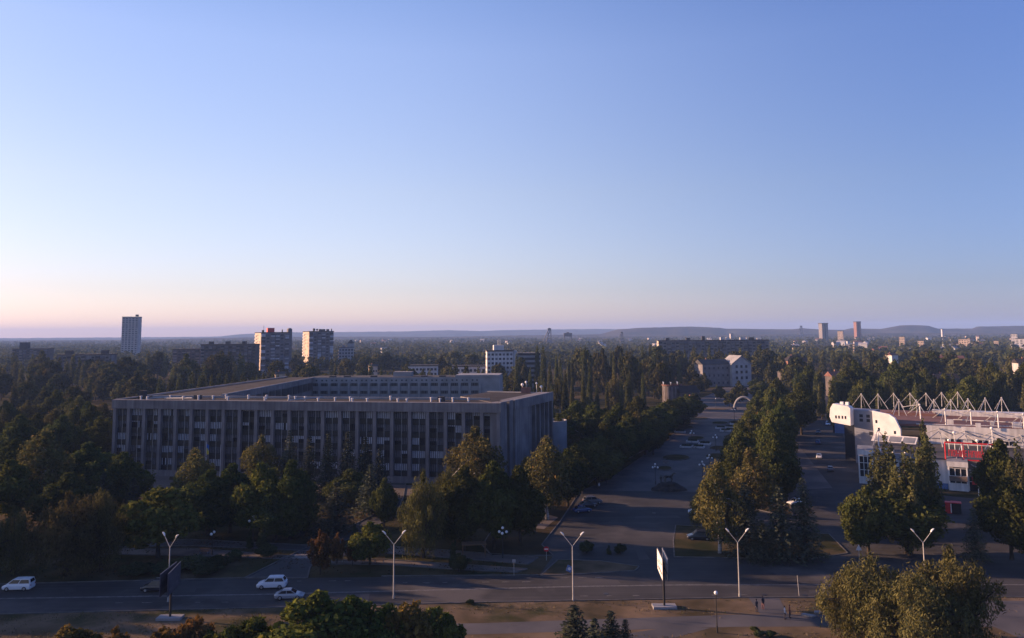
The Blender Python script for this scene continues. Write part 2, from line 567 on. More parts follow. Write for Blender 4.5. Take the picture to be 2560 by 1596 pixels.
# footpaths, entrance lane and forecourt on the left
lane = poly_px([(610, 1447), (768, 1447), (775, 1420), (800, 1385), (880, 1345), (990, 1290), (1008, 1245), (1015, 1205), (960, 1205), (960, 1250), (930, 1290), (830, 1340), (735, 1385)])
area('lane', lane, 0.02, M['asphalt_old'], True)
area('forecourt', [(-112, 216), (-110, 208), (-70, 200), (-30, 196), (2, 192), (4, 200), (-3, 205), (-112, 221)], 0.022, M['footpath'])
area('forecourt', poly_px([(360, 1170), (430, 1170), (420, 1210), (345, 1205)]), 0.03, M['footpath'])
area('footpath', poly_px([(230, 1358), (480, 1350), (800, 1366), (792, 1380), (640, 1372), (480, 1366), (240, 1370)]), 0.026, M['asphalt_old'], True)
area('footpath', poly_px([(230, 1374), (480, 1372), (735, 1392), (700, 1398), (540, 1392), (240, 1386)]), 0.024, M['footpath'], True)
area('footpath', poly_px([(830, 1378), (960, 1366), (1130, 1378), (1345, 1395), (1320, 1412), (1130, 1396), (960, 1384), (835, 1392)]), 0.026, M['footpath'], True)
area('footpath', poly_px([(830, 1402), (960, 1400), (1140, 1412), (1318, 1424), (1290, 1432), (1130, 1424), (960, 1412), (830, 1412)]), 0.024, M['footpath'], True)
area('footpath', poly_px([(1312, 1272), (1395, 1296), (1360, 1325), (1330, 1322), (1348, 1300)]), 0.15, M['footpath'])
# walk along the near verge
area('footpath', [(-30, 110.6), (-5, 110.9), (31, 113.4), (52, 113.0), (80, 111.5), (80, 107.5), (52, 108.8), (29, 108.9), (-5, 107.0), (-30, 106.6)], 0.03, M['paving'])
area('footpath', [(35.2, 120.2), (39.8, 120.2), (38.6, 113.4), (34.8, 113.3)], 0.034, M['paving'])
area('footpath', [(11, 105.5), (20, 108.6), (26.5, 108.6), (17, 103)], 0.034, M['paving'])
area('footpath', [(62, 118.6), (90, 117.6), (90, 100), (66, 103)], 0.028, M['paving'])
zb = MB()
for k in range(9):
    a = gr(712 + 7 * k, 1397)
    zb.prism([(a[0], a[1]), (a[0] + .45, a[1]), (a[0] + 1.2, a[1] + 2.6), (a[0] + .75, a[1] + 2.6)], .030, .034)
structure(zb.build('road_marking', M['road_paint']))

# ------------------------------------------------------------------ the long concrete office block
A0, B0 = Vector((-116.5, 227.0)), Vector((-3.5, 206.5))
LF = (B0 - A0).length
RZ = math.atan2(B0.y - A0.y, B0.x - A0.x)
office = thing('office_building', 'long five storey concrete office block with tall fins round a courtyard', 'office building', (A0.x, A0.y, 0), RZ)
_c, _sn = math.cos(RZ), math.sin(RZ)


def ol(x, y):
    """World point to the office block's own axes."""
    dx, dy = x - A0.x, y - A0.y
    return dx * _c + dy * _sn, -dx * _sn + dy * _c


NB = 23
BW = LF / NB
ZT, ZF, ZB, ST = 21.4, 18.9, 1.65, 3.45
rng = random.Random(7)
MB().box(0, LF, 1.5, 15.5, 0, ZT - 0.6).build('wall', M['concrete_dark'], office)
MB().box(-.4, LF + .3, -.15, 1.5, ZF, ZT).build('parapet', M['concrete'], office)
MB().box(-.2, LF + .1, .25, 1.5, 0, ZB).build('plinth', M['concrete'], office)
colm = MB().box(-.45, .45, 0, 1.1, ZB, ZF).mesh('column', M['concrete'])
for i in range(NB + 1):
    link('column', colm, office, (BW * i if 0 < i < NB else (.5 if i == 0 else LF - .5), 0, 0))
half = (BW - .9) / 2
wm = MB()
WH = 2.05
wm.quad((-half / 2, 1.22, 0), (half / 2, 1.22, 0), (half / 2, 1.22, WH), (-half / 2, 1.22, WH), 0)
for k in range(5):
    x = -half / 2 + half * k / 4
    wm.box(x - (.05 if 0 < k < 4 else .06), x + (.05 if 0 < k < 4 else .06), 1.1, 1.215, 0, WH, 1)
wm.box(-half / 2 + .07, half / 2 - .07, 1.12, 1.215, -.06, .06, 1)
wm.box(-half / 2 + .07, half / 2 - .07, 1.12, 1.215, WH - .06, WH + .04, 1)
winm = wm.mesh('window', [M['glass'], M['dark_metal']])
blinds = []
for full in (1.0, .97, .5, .22):
    for mm in ('blind', 'blind_dim'):
        b = MB()
        for k in range(4):
            x0 = -half / 2 + half * k / 4 + .10
            b.box(x0, x0 + half / 4 - .19, 1.195, 1.21, WH * (1 - full) + .1, WH - .1)
        blinds.append(b.mesh('blind', M[mm]))
one = MB()
x0 = -half / 2 + .1
one.box(x0, x0 + half / 4 - .19, 1.195, 1.21, .1, WH - .1)
one.box(x0 + half / 2, x0 + half * .75 - .19, 1.195, 1.21, .1, WH - .1)
blinds.append(one.mesh('blind', M['blind']))
spm = MB().box(-BW / 2 + .46, BW / 2 - .46, 1.0, 1.5, 0, ST - WH - .14).mesh('spandrel_panel', M['dark_metal'])
mum = MB().box(-.05, .05, .9, 1.09, ZB, ZF).mesh('mullion', M['grey_metal'])
for i in range(NB):
    xc = BW * (i + .5)
    link('mullion', mum, office, (xc, 0, 0))
    bright = rng.random() < .55 or i in (0, 2, 3, 4, 17, 18, 22)
    for s in range(5):
        z = ZB + ST * s
        link('spandrel_panel', spm, office, (xc, 0, z))
        fl = rng.random() < (.62 if bright else .12)
        for h in (-1, 1):
            w = link('window', winm, office, (xc + h * half / 2, 0, z + ST - WH - .06))
            t = rng.random()
            if fl and t < .8:
                k = rng.choice([0, 0, 2, 2, 4, 6, 8])
            elif t < .94:
                k = rng.choice([1, 3, 3, 1, 5])
            else:
                continue
            link('blind', blinds[k], w)['kind'] = 'stuff'    # narrow strips too small to pick apart singly
# corner pier with its slot, then the end wing with deep fins
Cw = ol(12.0, 243.0)
px_, py_ = Cw[0] - LF, Cw[1]
ex = Vector((px_, py_)).normalized()
nx = Vector((ex.y, -ex.x))
Bl = Vector((LF, 0))


def endp(s, o):
    p = Bl + ex * s + nx * o
    return p.x, p.y


EL = Vector((px_, py_)).length
MB().prism([endp(.2, 0), endp(4.5, 0), endp(4.5, -3), endp(.2, -3)], 0, ZT + .02).build('corner_pier', M['concrete'], office)
MB().prism([endp(4.5, -.8), endp(6.4, -.8), endp(6.4, -3), endp(4.5, -3)], 0, ZT - .5).build('stair_slot', M['concrete_dark'], office)
MB().prism([endp(6.4, 0), endp(9.0, 0), endp(9.0, -3), endp(6.4, -3)], 0, ZT + .02).build('corner_pier', M['concrete'], office)
MB().prism([endp(9, .35), endp(21, .35), endp(21, -3), endp(9, -3)], 0, ZF - .01).build('end_wall', M['concrete'], office)
MB().prism([endp(9, .6), endp(EL, .6), endp(EL, -4), endp(9, -4)], ZF, ZT).build('parapet', M['concrete'], office)
for k in range(6):
    s = 21 + (EL - 21.6) * k / 5
    MB().prism([endp(s, .45), endp(s + .6, .45), endp(s + .6, -1.5), endp(s, -1.5)], 0, ZF).build('fin', M['concrete'], office)
    if k < 5:
        s2 = 21 + (EL - 21.6) * (k + 1) / 5
        st_ = MB()
        st_.prism([endp(s + .61, -1.1), endp(s2 - .01, -1.1), endp(s2 - .01, -1.5), endp(s + .61, -1.5)], 0, ZF, 0)
        for z in range(5):
            st_.prism([endp(s + .62, -1.0), endp(s2 - .02, -1.0), endp(s2 - .02, -1.09), endp(s + .62, -1.09)], ZB + ST * z + 0.02, ZB + ST * z + 1.1, 1)
        st_.build('glazed_strip', [M['glass_dull'], M['dark_metal']], office)
back = ol(-6.0, 250.0)
MB().prism([endp(4.4, -3.01), endp(EL, -4.01), endp(EL, -22), (ol(-16, 236)[0], ol(-16, 236)[1])], 0, ZT - .5, 0, 1).build('end_wing', [M['concrete'], M['roof_felt']], office)
MB().sheet([(0, 1.51), (LF - 3, 1.51), (LF - 3, 15.4), (0, 15.4)], ZT - .58).build('roof', M['roof_felt'], office)
# left wing and the far wing across the courtyard
D0, D1, D2, D3 = ol(-116.4, 227.5), ol(-100.6, 342.0), ol(-88, 345), ol(-93, 240)
lw = [ol(-116.5, 243), ol(-100.6, 345.0), ol(-86, 345), ol(-91, 236)]
MB().prism(lw, 0, ZT - .4, 0, 1).build('side_wing', [M['concrete'], M['roof_felt']], office)
cp = MB()
cp.strip([ol(-116.4, 228), ol(-100.6, 345)], .5, ZT - .3, ZT + .1)
cp.build('coping', M['concrete_light'], office)
cp = MB()
cp.strip([(2, 15.2), (LF - 6, 15.2)], .5, ZT - .55, ZT + .05)
cp.strip([ol(-91.3, 244), ol(-86.3, 337)], .5, ZT - .35, ZT + .05)
cp.strip([endp(.3, -.2), endp(8.8, -.2)], .35, ZT + .03, ZT + .18)
cp.strip([endp(9.2, .3), endp(EL, .3)], .4, ZT + .01, ZT + .16)
cp.strip([endp(EL - .2, -4.2), endp(EL - .2, -22)], .4, ZT - .45, ZT - .1)
cp.build('coping', M['concrete_light'], office)
W0, W1 = Vector((-88.5, 336.0)), Vector((-5.6, 330.5))
wd = (W1 - W0).normalized()
wn_ = Vector((wd.y, -wd.x))
WL = (W1 - W0).length


def wp(s, o):
    p = W0 + wd * s + wn_ * o
    return ol(p.x, p.y)


MB().prism([wp(0, 0), wp(WL, 0), wp(WL, -16), wp(0, -16)], 0, ZT - .1, 0, 1).build('far_wing', [M['concrete_light'], M['roof_dark']], office)
MB().prism([wp(WL - 19, .25), wp(WL, .25), wp(WL, -14), wp(WL - 19, -14)], ZT - .09, ZT + .75).build('raised_parapet', M['concrete_light'], office)
MB().prism([wp(36, -5), wp(44, -5), wp(44, -10), wp(36, -10)], ZT - .09, ZT + 1.9).build('penthouse', M['concrete_light'], office)
for k in range(7):
    s = 5 + 10 * k + rng.random() * 4
    if not 33 < s < 46:
        MB().prism([wp(s, -1.5), wp(s + 2.6, -1.5), wp(s + 2.6, -3.5), wp(s, -3.5)], ZT - .09, ZT + .5).build('roof_box', M['roof_dark'], office)
nb2 = 17
bw2 = (WL - 9.0) / nb2
rzw = math.atan2(wd.y, wd.x) - RZ
cm2 = MB().box(-.4, .4, -.6, -.01, 0, 18.6).mesh('column', M['concrete_light'])
wm2 = MB().box(-bw2 / 2 + .7, bw2 / 2 - .7, -.10, -.01, 0, 1.25, 0)
for k in (-1, 0, 1):
    wm2.box(k * 1.0 - .05, k * 1.0 + .05, -.16, -.101, 0, 1.25, 1)
wm2 = wm2.mesh('courtyard_window', [M['glass_dull'], M['concrete_light']])
hm = MB()
hm.tube((0, -.06, 0), (0, -.005, 0), .36, .36, 10)
hm = hm.mesh('round_vent', M['glass_dull'])
for i in range(nb2 + 1):
    p = wp(bw2 * i + .5, 0)
    link('column', cm2, office, (p[0], p[1], 0), rzw)
    if i == nb2:
        break
    p = wp(bw2 * (i + .5) + .5, 0)
    for z in (17.6, 14.6, 11.4):
        link('courtyard_window', wm2, office, (p[0], p[1], z - (.25 if z < 17 else 0)), rzw)
    for d in (-.95, .95):
        p = wp(bw2 * (i + .5) + .5 + d, 0)
        link('round_vent', hm, office, (p[0], p[1], 20.0), rzw)
for k in range(14):                                   # windows of the courtyard face of the side wing
    t = (k + .5) / 14
    x, y = -90.6 + 4.3 * t, 244 + 90 * t
    p = ol(x, y)
    MB().prism([ol(x + .02, y - 2.2), ol(x + .12, y - 2.2), ol(x + .34, y + 2.2), ol(x + .22, y + 2.2)], 16.2, 19.3).build('courtyard_window', M['glass_dull'], office)
vm = MB().tube((0, 0, 0), (0, 0, 1.0), .28, .28, 8).tube((0, 0, 1.0), (0, 0, 1.25), .42, .36, 8).mesh('roof_vent', M['white_wall'])
for k in range(26):
    s = 4 + (LF - 12) * (k + rng.random() * .7) / 26
    link('roof_vent', vm, office, (s, rng.choice([4, 6, 9, 12.5]), ZT - .58))
for (a, b) in (((11, 8), (22, 5)), ((52, 5), (60, 11)), ((6, 6), (15, 10.5))):
    MB().tube((*a, ZT - .2), (*b, ZT + .25), .22, .22, 6).build('roof_duct', M['grey_metal'], office)
for (s, o_, h) in ((3, 9, 2.6), (20, 11, 1.2), (96, 10, 1.4)):
    MB().box(s - .9, s + .9, o_ - .7, o_ + .7, ZT - .58, ZT - .58 + h).build('roof_box', M['roof_dark'], office)
an = MB()
q = ol(3, 246)
for dx, dz, r in ((0, 2.2, .5), (1.2, 3.0, .4), (4.5, 2.6, .35), (6, 1.6, .45)):
    an.tube((q[0] + dx, q[1], ZT - .5), (q[0] + dx, q[1], ZT + dz), .07, .07, 5)
    an.ball((q[0] + dx, q[1] - .2, ZT + dz), r, 8, 4)
an.build('antenna', M['white_metal'], office)
MB().prism([(q[0] - .4, q[1] - .3), (q[0] + 2.6, q[1] - .3), (q[0] + 2.6, q[1] + .3), (q[0] - .4, q[1] + .3)], ZT - .5, ZT + 1.4).build('antenna_cabinet', M['brick'], office)
# low round annex beyond the end wing
q = Vector((11.6, 251.0))
rings = []
for z in (0, 11.2):
    rings.append([(*ol(q.x + 5.6 * math.cos(t), q.y + 5.6 * math.sin(t)), z) for t in [i * math.pi / 14 for i in range(28)]])
MB().loft(rings).build('round_annex', M['concrete_light'], office)
rings = []
for rr, z in ((5.62, 11.2), (5.62, 12.0), (5.3, 12.0), (5.3, 11.2)):
    rings.append([(*ol(q.x + rr * math.cos(t), q.y + rr * math.sin(t)), z) for t in [i * math.pi / 14 for i in range(28)]])
MB().loft(rings, caps=False).build('annex_parapet', M['concrete_light'], office)

# ------------------------------------------------------------------ market hall with cable masts (right)
E1 = Vector((.887, -.461)); E2 = Vector((.461, .887))
MO = Vector((90.9, 207.0))
market = thing('market_hall', 'white market hall with masts and cable stays over a brown roof', 'market hall', (MO.x, MO.y, 0), math.atan2(E1.y, E1.x))
MZ = math.atan2(E1.y, E1.x)


def mloc(w):
    """World point (x, y, z) in the market hall's axes."""
    d = Vector((w[0] - MO.x, w[1] - MO.y))
    return d.dot(E1), d.dot(E2), w[2]


ZL = 7.2
MB().box(3.7, 72, 1.2, 60, 0, ZL, 0).build('wall', M['white_panel'], market)
MB().box(3.2, 72.4, .9, 60.2, ZL, ZL + .25).build('roof', M['roof_dark'], market)
MB().box(3.7, 15.8, .4, 1.19, ZL - .5, ZL + .9).build('eave', M['slate'], market)
MB().box(3.75, 9.5, .8, 1.19, 2.6, ZL - .51).build('cladding', M['white_panel'], market)
MB().box(4.2, 8.8, .5, 1.18, 1.4, 2.5).build('awning', M['red'], market)
MB().box(9.7, 15.4, .9, 1.19, 3.2, ZL - 1.4).build('glazing', M['glass'], market)


def pier(x0, w, zt):
    MB().box(x0, x0 + w, -.6, 1.15, 0, zt - 2.6).build('pier', M['white_panel'], market)
    MB().box(x0 - .12, x0 + w + .12, -.75, 1.15, zt - 2.3, zt - 1.0).build('fascia', M['white_panel'], market)
    MB().add([(x0 - .12, -.75, zt - 1.0), (x0 + w + .12, -.75, zt - 1.0), (x0 + w + .12, .9, zt), (x0 - .12, .9, zt), (x0 - .12, 1.15, zt - 1), (x0 + w + .12, 1.15, zt - 1)],
             [(0, 1, 2, 3), (3, 2, 5, 4), (0, 3, 4), (1, 5, 2), (0, 4, 5, 1)]).build('eave', M['slate'], market)
    wdw = MB().box(x0 + .35, x0 + w - .35, -.63, -.605, 1.9, zt - 2.7).build('window', M['glass'], market)
    mu = MB()
    for k in range(1, 3):
        x = x0 + .35 + (w - .7) * k / 3
        mu.box(x - .07, x + .07, -.72, -.635, 1.9, zt - 2.7)
    for z in (3.6, 5.4):
        if z < zt - 3:
            mu.box(x0 + .36, x0 + w - .36, -.71, -.636, z - .06, z + .06)
    mu.build('mullion', M['white_metal'], wdw)
    fr_ = MB()
    fr_.box(x0 + .05, x0 + .34, -.75, -.601, 1.6, zt - 2.31).box(x0 + w - .34, x0 + w - .05, -.75, -.601, 1.6, zt - 2.31)
    fr_.build('window_frame', M['white_metal'], wdw)


pier(0, 3.6, 9.7)
pier(20.5, 4.3, ZL + .9)
pier(32.0, 3.4, ZL + .6)
# mural front between the piers, with its raised relief, red shop sign and glazed doors
MB().box(24.9, 31.9, .1, 1.19, 3.6, ZL + .2).build('mural_wall', M['stone_mural'], market)
rl = MB()
for pts in ([(25.6, 6.6), (26.4, 6.1), (27.6, 6.3), (29, 6.0), (30.5, 5.6), (31.2, 6.2)], [(25.1, 5.2), (26, 5.1), (27, 4.6), (28, 4.2), (27, 4.0), (25.4, 4.6)], [(29.6, 4.9), (30.8, 5.2), (31.6, 5.0)], [(28.6, 3.9), (30, 4.0), (31.5, 4.4), (31.6, 3.8)], [(30.2, 4.9), (30.3, 4.1)], [(30.9, 5.1), (31, 4.2)], [(26.2, 4.9), (26.8, 4.3)]):
    rl.path([(x, .02, z) for x, z in pts], .12, 5)
rl.build('relief', M['relief'], market)
sg = MB().box(25.6, 28.8, -.25, .09, 1.75, 3.5).build('shop_sign', M['red'], market)
sl = MB()
for (a, b, z) in ((26.5, 28.0, 3.0), (26.1, 28.5, 2.55), (26.9, 27.8, 2.05)):
    x = a
    while x < b - .2:
        sl.box(x, x + .2, -.29, -.255, z - .13, z + .13)
        x += .27
sl.build('lettering', M['white_metal'], sg)
gl = MB().box(24.95, 31.9, .75, 1.19, 0, 3.59, 0).build('glazing', M['glass'], market)
mu = MB()
for x in (25.0, 26.9, 28.9, 30.3, 31.8):
    mu.box(x - .07, x + .07, .55, .745, 0, 3.55)
mu.box(25.1, 31.7, .6, .744, 2.2, 2.32)
mu.build('mullion', M['white_metal'], gl)
MB().box(20.7, 24.6, -1.2, -.76, 2.4, 3.6).build('canopy', M['stone_mural'], market)
MB().box(3.8, 20.4, .55, 1.19, 0, 1.3).build('base_course', M['blue_paint'], market)
# red gantry with red letters standing on the roof edge
fr0 = MB()
for (a, b) in (((20.2, 7.5), (32.2, 7.5)), ((20.2, 11.6), (32.2, 11.6)), ((20.2, 7.5), (20.2, 11.6)), ((32.2, 7.5), (32.2, 11.6))):
    fr0.tube((a[0], .2, a[1]), (b[0], .2, b[1]), .16, .16, 6)
    fr0.tube((a[0], 1.1, a[1]), (b[0], 1.1, b[1]), .11, .11, 6)
for x in (24.2, 28.2):
    fr0.tube((x, .2, 7.5), (x, .2, 11.6), .07, .07, 5)
sf = fr0.build('sign_frame', M['red'], market)
x = 20.9
shapes = ['P', 'O', 'H', 'N', 'E', 'H', 'P', 'N', 'H', 'I', ' ', 'O', 'A']
for ch in shapes:
    w, z0, z1 = .68, 8.3, 9.9
    lt = MB()
    S = .17
    if ch == ' ':
        x += .9
        continue
    if ch in 'POHNE':
        lt.box(x, x + S, 0, .25, z0, z1)
    if ch in 'POHN':
        lt.box(x + w - S, x + w, 0, .25, z0, z1)
    if ch in 'POE':
        lt.box(x + S, x + w - S, 0, .25, z1 - S, z1)
    if ch in 'OE':
        lt.box(x + S, x + w - S, 0, .25, z0, z0 + S)
    if ch in 'HE':
        lt.box(x + S, x + w - S, 0, .25, (z0 + z1) / 2 - S / 2, (z0 + z1) / 2 + S / 2)
    if ch == 'N':
        lt.add([(x + S, 0, z0), (x + S + .15, 0, z0), (x + w - S, 0, z1), (x + w - S - .15, 0, z1), (x + S, .25, z0), (x + S + .15, .25, z0), (x + w - S, .25, z1), (x + w - S - .15, .25, z1)], [(0, 1, 2, 3), (7, 6, 5, 4), (0, 3, 7, 4), (1, 5, 6, 2)])
    if ch == 'I':
        lt.box(x + w / 2 - S / 2, x + w / 2 + S / 2, 0, .25, z0, z1)
    if ch == 'A':
        for sx in (-1, 1):
            lt.tube((x + w / 2 + sx * w / 2, .12, z0), (x + w / 2, .12, z1), .1, .1, 4)
        lt.box(x + .15, x + w - .15, 0, .25, z0 + .5, z0 + .65)
    lt.build('letter', M['red'], sf)
    x += .86
# upper hall
U0, U1 = Vector(mloc(at(2318, 1060, 225))), Vector(mloc(at(2560, 1076, 209.7)))
ZU = 12.6
ux0, uy0 = U0.x, U0.y
MB().box(ux0, 74, uy0 + .3, uy0 + 34, ZL + .26, ZU - .9, 0).build('upper_wall', M['white_wall'], market)
MB().box(ux0 - .3, 74.2, uy0, uy0 + .29, 9.1, ZU).build('parapet', M['white_panel'], market)
MB().box(ux0 - 14, 74.2, uy0 + 4.0, uy0 + 38, ZU - .89, ZU - .3).build('roof', M['roof_red'], market)
MB().box(ux0 + 2, 74, uy0 + 34, uy0 + 38.4, ZU - .29, ZU + 1.2).build('rear_parapet', M['white_panel'], market)
MB().box(ux0 - 14, ux0 + 3, uy0 + 30, uy0 + 38, ZU - .29, ZU + .5).build('rear_parapet', M['roof_red'], market)
for k, px in enumerate((2382, 2450, 2517)):
    p = mloc(at(px, 1090, 222 - k * 4))
    w = MB().box(p[0] - 1.9, p[0] + 1.9, uy0 + .18, uy0 + .299, 8.0, 9.0, 0).build('window', M['glass'], market)
    mu = MB()
    for d in (-.65, .65):
        mu.box(p[0] + d - .06, p[0] + d + .06, uy0 + .1, uy0 + .179, 8.0, 9.0)
    mu.build('mullion', M['white_metal'], w)
# zigzag truss canopy before the upper wall
for px, py in ((2348, 1072), (2413, 1079), (2483, 1083), (2556, 1092)):
    p = mloc(at(px, py, 218 - (px - 2348) * .05))
    tr = MB()
    for dx in (-3.3, 3.3):
        tr.tube((p[0], uy0 - 5, p[2] - .1), (p[0] + dx, uy0 - 4.2, p[2] - 1.7), .17, .17, 5)
        tr.tube((p[0], uy0 - 5, p[2] - .8), (p[0] + dx * .8, uy0 - 8.2, p[2] - 2.6), .12, .12, 5)
    tr.tube((p[0], uy0 - 5, p[2]), (p[0], uy0 - .2, p[2] - .5), .12, .12, 5)
    tr.tube((p[0] + .6, uy0 - 6.6, ZL + .25), (p[0], uy0 - 5, p[2]), .16, .12, 6)
    tr.build('canopy_truss', M['grey_metal'], market)


def mast(base, top, legs, r=.13):
    """One cable mast: a white post with raking stays from its head."""
    b, t = mloc(base), mloc(top)
    o = MB().tube(b, t, r, r * .8, 7).ball((t[0], t[1], t[2]), .24, 6, 4).build('mast', M['pole'] if r < .15 else M['white_metal'], market)
    for lg in legs:
        MB().tube(t, mloc(lg), .09, .09, 5).build('stay', M['grey_metal'], o)


for px, py, pb in ((2153, 985, 1016), (2195, 986, 1014), (2234, 984, 1010), (2275, 984, 1008), (2315, 984, 1008), (2354, 982, 1009), (2394, 981, 1012)):
    Y = 272 - (px - 2153) * .09
    mast(at(px + 1, pb + 8, Y), at(px, py, Y), [at(px + 26, pb + 10, Y - 9), at(px - 22, pb - 2, Y + 7), at(px + 10, pb + 2, Y + 9)])
for px, py, pb in ((2247, 1000, 1036), (2291, 1001, 1028), (2335, 1000, 1030), (2377, 1000, 1028), (2420, 998, 1026), (2463, 996, 1030), (2504, 995, 1028)):
    Y = 244 - (px - 2247) * .07
    mast(at(px + 1, pb + 4, Y), at(px, py, Y), [at(px + 20, pb + 4, Y - 7), at(px - 17, pb - 5, Y + 5), at(px - 14, pb + 2, Y - 5)])
for px, py, pb in ((2299, 1012, 1048), (2362, 1023, 1062), (2426, 1025, 1062), (2494, 1030, 1070), (2558, 1036, 1072)):
    Y = 226 - (px - 2299) * .06
    mast(at(px + 3, pb, Y), at(px, py, Y), [at(px - 10, pb - 6, Y - 2), at(px - 45, py + 6, Y + 14), at(px - 30, py + 22, Y + 12)], .17)
for px, py, pb in ((2194, 1075, 1125), (2404, 1110, 1153), (2475, 1104, 1130)):
    Y = 214 - (px - 2194) * .07
    mast(at(px + 4, pb, Y), at(px, py, Y), [at(px - 13, pb - 6, Y - 3), at(px + 16, py + 18, Y + 4)], .16)
# corner block with sunlit rounded box and chamfered wing
TN = Vector((.75, -.66))
t0 = at(2137, 1092, 238)
e = Vector((.75, -.66)).normalized()
nrm = Vector((e.y, -e.x))


def tp(s, o, z):
    p = Vector((t0[0], t0[1])) + e * s + nrm * o
    return mloc((p.x, p.y, z))


def tprism(name, s0, s1, o0, o1, z0, z1, m):
    return MB().prism([tp(s0, o0, 0)[:2], tp(s1, o0, 0)[:2], tp(s1, o1, 0)[:2], tp(s0, o1, 0)[:2]], z0, z1).build(name, m, market)


TL = 5.9
tprism('corner_block', 0, TL, -6, 0, 0, 15.8, M['blue_grey'])
tprism('overhang', -5.2, -.02, -6, 0, 11.6, 15.8, M['blue_grey'])
tprism('recessed_wall', -4.2, -.02, -6, -3.6, 0, 11.58, M['glass_dull'])  # glazed front kept dark; its colour stands in for shade under the overhang
for k in (.28, .62):
    for z in (12.4, 13.7):
        tprism('window', TL * k, TL * k + 1.0, -.02, .06, z, z + .9, M['glass_dull'])
tprism('vent_grille', TL * .72, TL * .72 + 1.0, -.02, .08, 8.6, 9.6, M['glass_dull'])
# rounded box
bx = []
bw_, bt = 5.6, 17.4
prof = [(-bw_, 12.0), (-.1, 11.3), (0, 16.4), (-.5, 17.0), (-bw_ + .6, 17.6), (-bw_ - .3, 16.2), (-bw_ - .6, 13.6)]
n = len(prof)
rb = MB()
rb.loft([[tp(s, 3.0, z) for s, z in prof][::-1], [tp(s, .02, z) for s, z in prof][::-1]])
rb.build('rounded_box', M['white_metal'], market)
for s in (-4.5, -3.6, -2.6, -1.7):
    MB().add([tp(s, 3.06, 13.2), tp(s + .4, 3.06, 13.2), tp(s + .4, 3.06, 14.1), tp(s, 3.06, 14.1), tp(s, 2.98, 13.2), tp(s + .4, 2.98, 13.2), tp(s + .4, 2.98, 14.1), tp(s, 2.98, 14.1)],
             [(0, 1, 2, 3), (0, 4, 5, 1), (1, 5, 6, 2), (2, 6, 7, 3), (3, 7, 4, 0)]).build('window', M['glass'], market)
for s in (-3.6, -2.0):
    tprism('roof_box', s, s + .9, 0, 1, 17.2, 18.1, M['white_metal'])
# chamfered white wing to its right
wprof = [(TL + .0, 8.2), (TL + 7.4, 8.0), (TL + 7.4, 11.0), (TL + 6.0, 14.2), (TL + 4.6, 15.2), (TL - .2, 16.0)]
MB().loft([[tp(s, 1.2, z) for s, z in wprof], [tp(s, .05, z) for s, z in wprof]][::-1]).build('chamfered_wing', M['white_metal'], market)
for s, z in ((TL + .6, 12.4), (TL + 1.2, 10.2), (TL + 5.6, 9.6)):
    MB().add([tp(s, 1.26, z), tp(s + .5, 1.26, z), tp(s + .5, 1.26, z + .9), tp(s, 1.26, z + .9), tp(s, 1.18, z), tp(s + .5, 1.18, z), tp(s + .5, 1.18, z + .9), tp(s, 1.18, z + .9)],
             [(0, 1, 2, 3), (0, 4, 5, 1), (1, 5, 6, 2), (2, 6, 7, 3), (3, 7, 4, 0)]).build('window', M['glass'], market)
lean = MB()
lean.add([tp(TL, 4.2, 7.5), tp(TL + 12, 4.2, 7.5), tp(TL + 12, 1.3, 9.2), tp(TL, 1.3, 9.2), tp(TL, 1.3, 7.5), tp(TL + 12, 1.3, 7.5)], [(0, 1, 2, 3), (0, 3, 4), (1, 5, 2), (2, 5, 4, 3), (0, 4, 5, 1)])
lean.build('lean_to_roof', M['white_panel'], market)
st = MB()
for s in (1.0, 4.7, 8.4):
    st.add([tp(TL + s, 4.0, 7.66), tp(TL + s + 3.2, 4.0, 7.66), tp(TL + s + 3.2, 1.8, 8.95), tp(TL + s, 1.8, 8.95)], [(0, 1, 2, 3)])
st.build('roof_stripe', M['slate'], market)
for s, o_, w, h in ((22, 18, 1.6, 1.5), (29, 15, 1.2, 1.1), (38, 17, 2.2, 1.4), (47, 16, 1.2, 1.2), (33, 22, .9, .9), (54, 19, 1.4, 1.2)):
    MB().box(s, s + w, uy0 + o_ - 12, uy0 + o_ - 12 + w * .8, ZU - .29, ZU - .29 + h).build('roof_unit', M['white_panel'], market)
for s, o_ in ((5, 8), (8.2, 5.5), (6.4, 11), (11, 7)):
    MB().tube((s, o_, ZL + .24), (s, o_, ZL + .9), .3, .22, 8).build('roof_vent', M['white_metal'], market)
for px, py in ((2372, 1101), (2385, 1082), (2443, 1102), (2479, 1071)):
    p = mloc(at(px, py, 214 - (px - 2372) * .05))
    MB().ball(p, .42, 10, 5, 0, .9).tube((p[0], p[1], ZL), p, .08, .08, 5).build('satellite_dish', M['white_metal'], market)
for x0, y0, x1, y1 in ((14, uy0 + 3, 44, uy0 + 6), (38, uy0 + 7, 70, uy0 + 5), (24, uy0 + 20, 66, uy0 + 14)):
    MB().tube((x0, y0, ZU - .1), (x1, y1, ZU + .1), .14, .14, 6).build('roof_pipe', M['white_panel'], market)

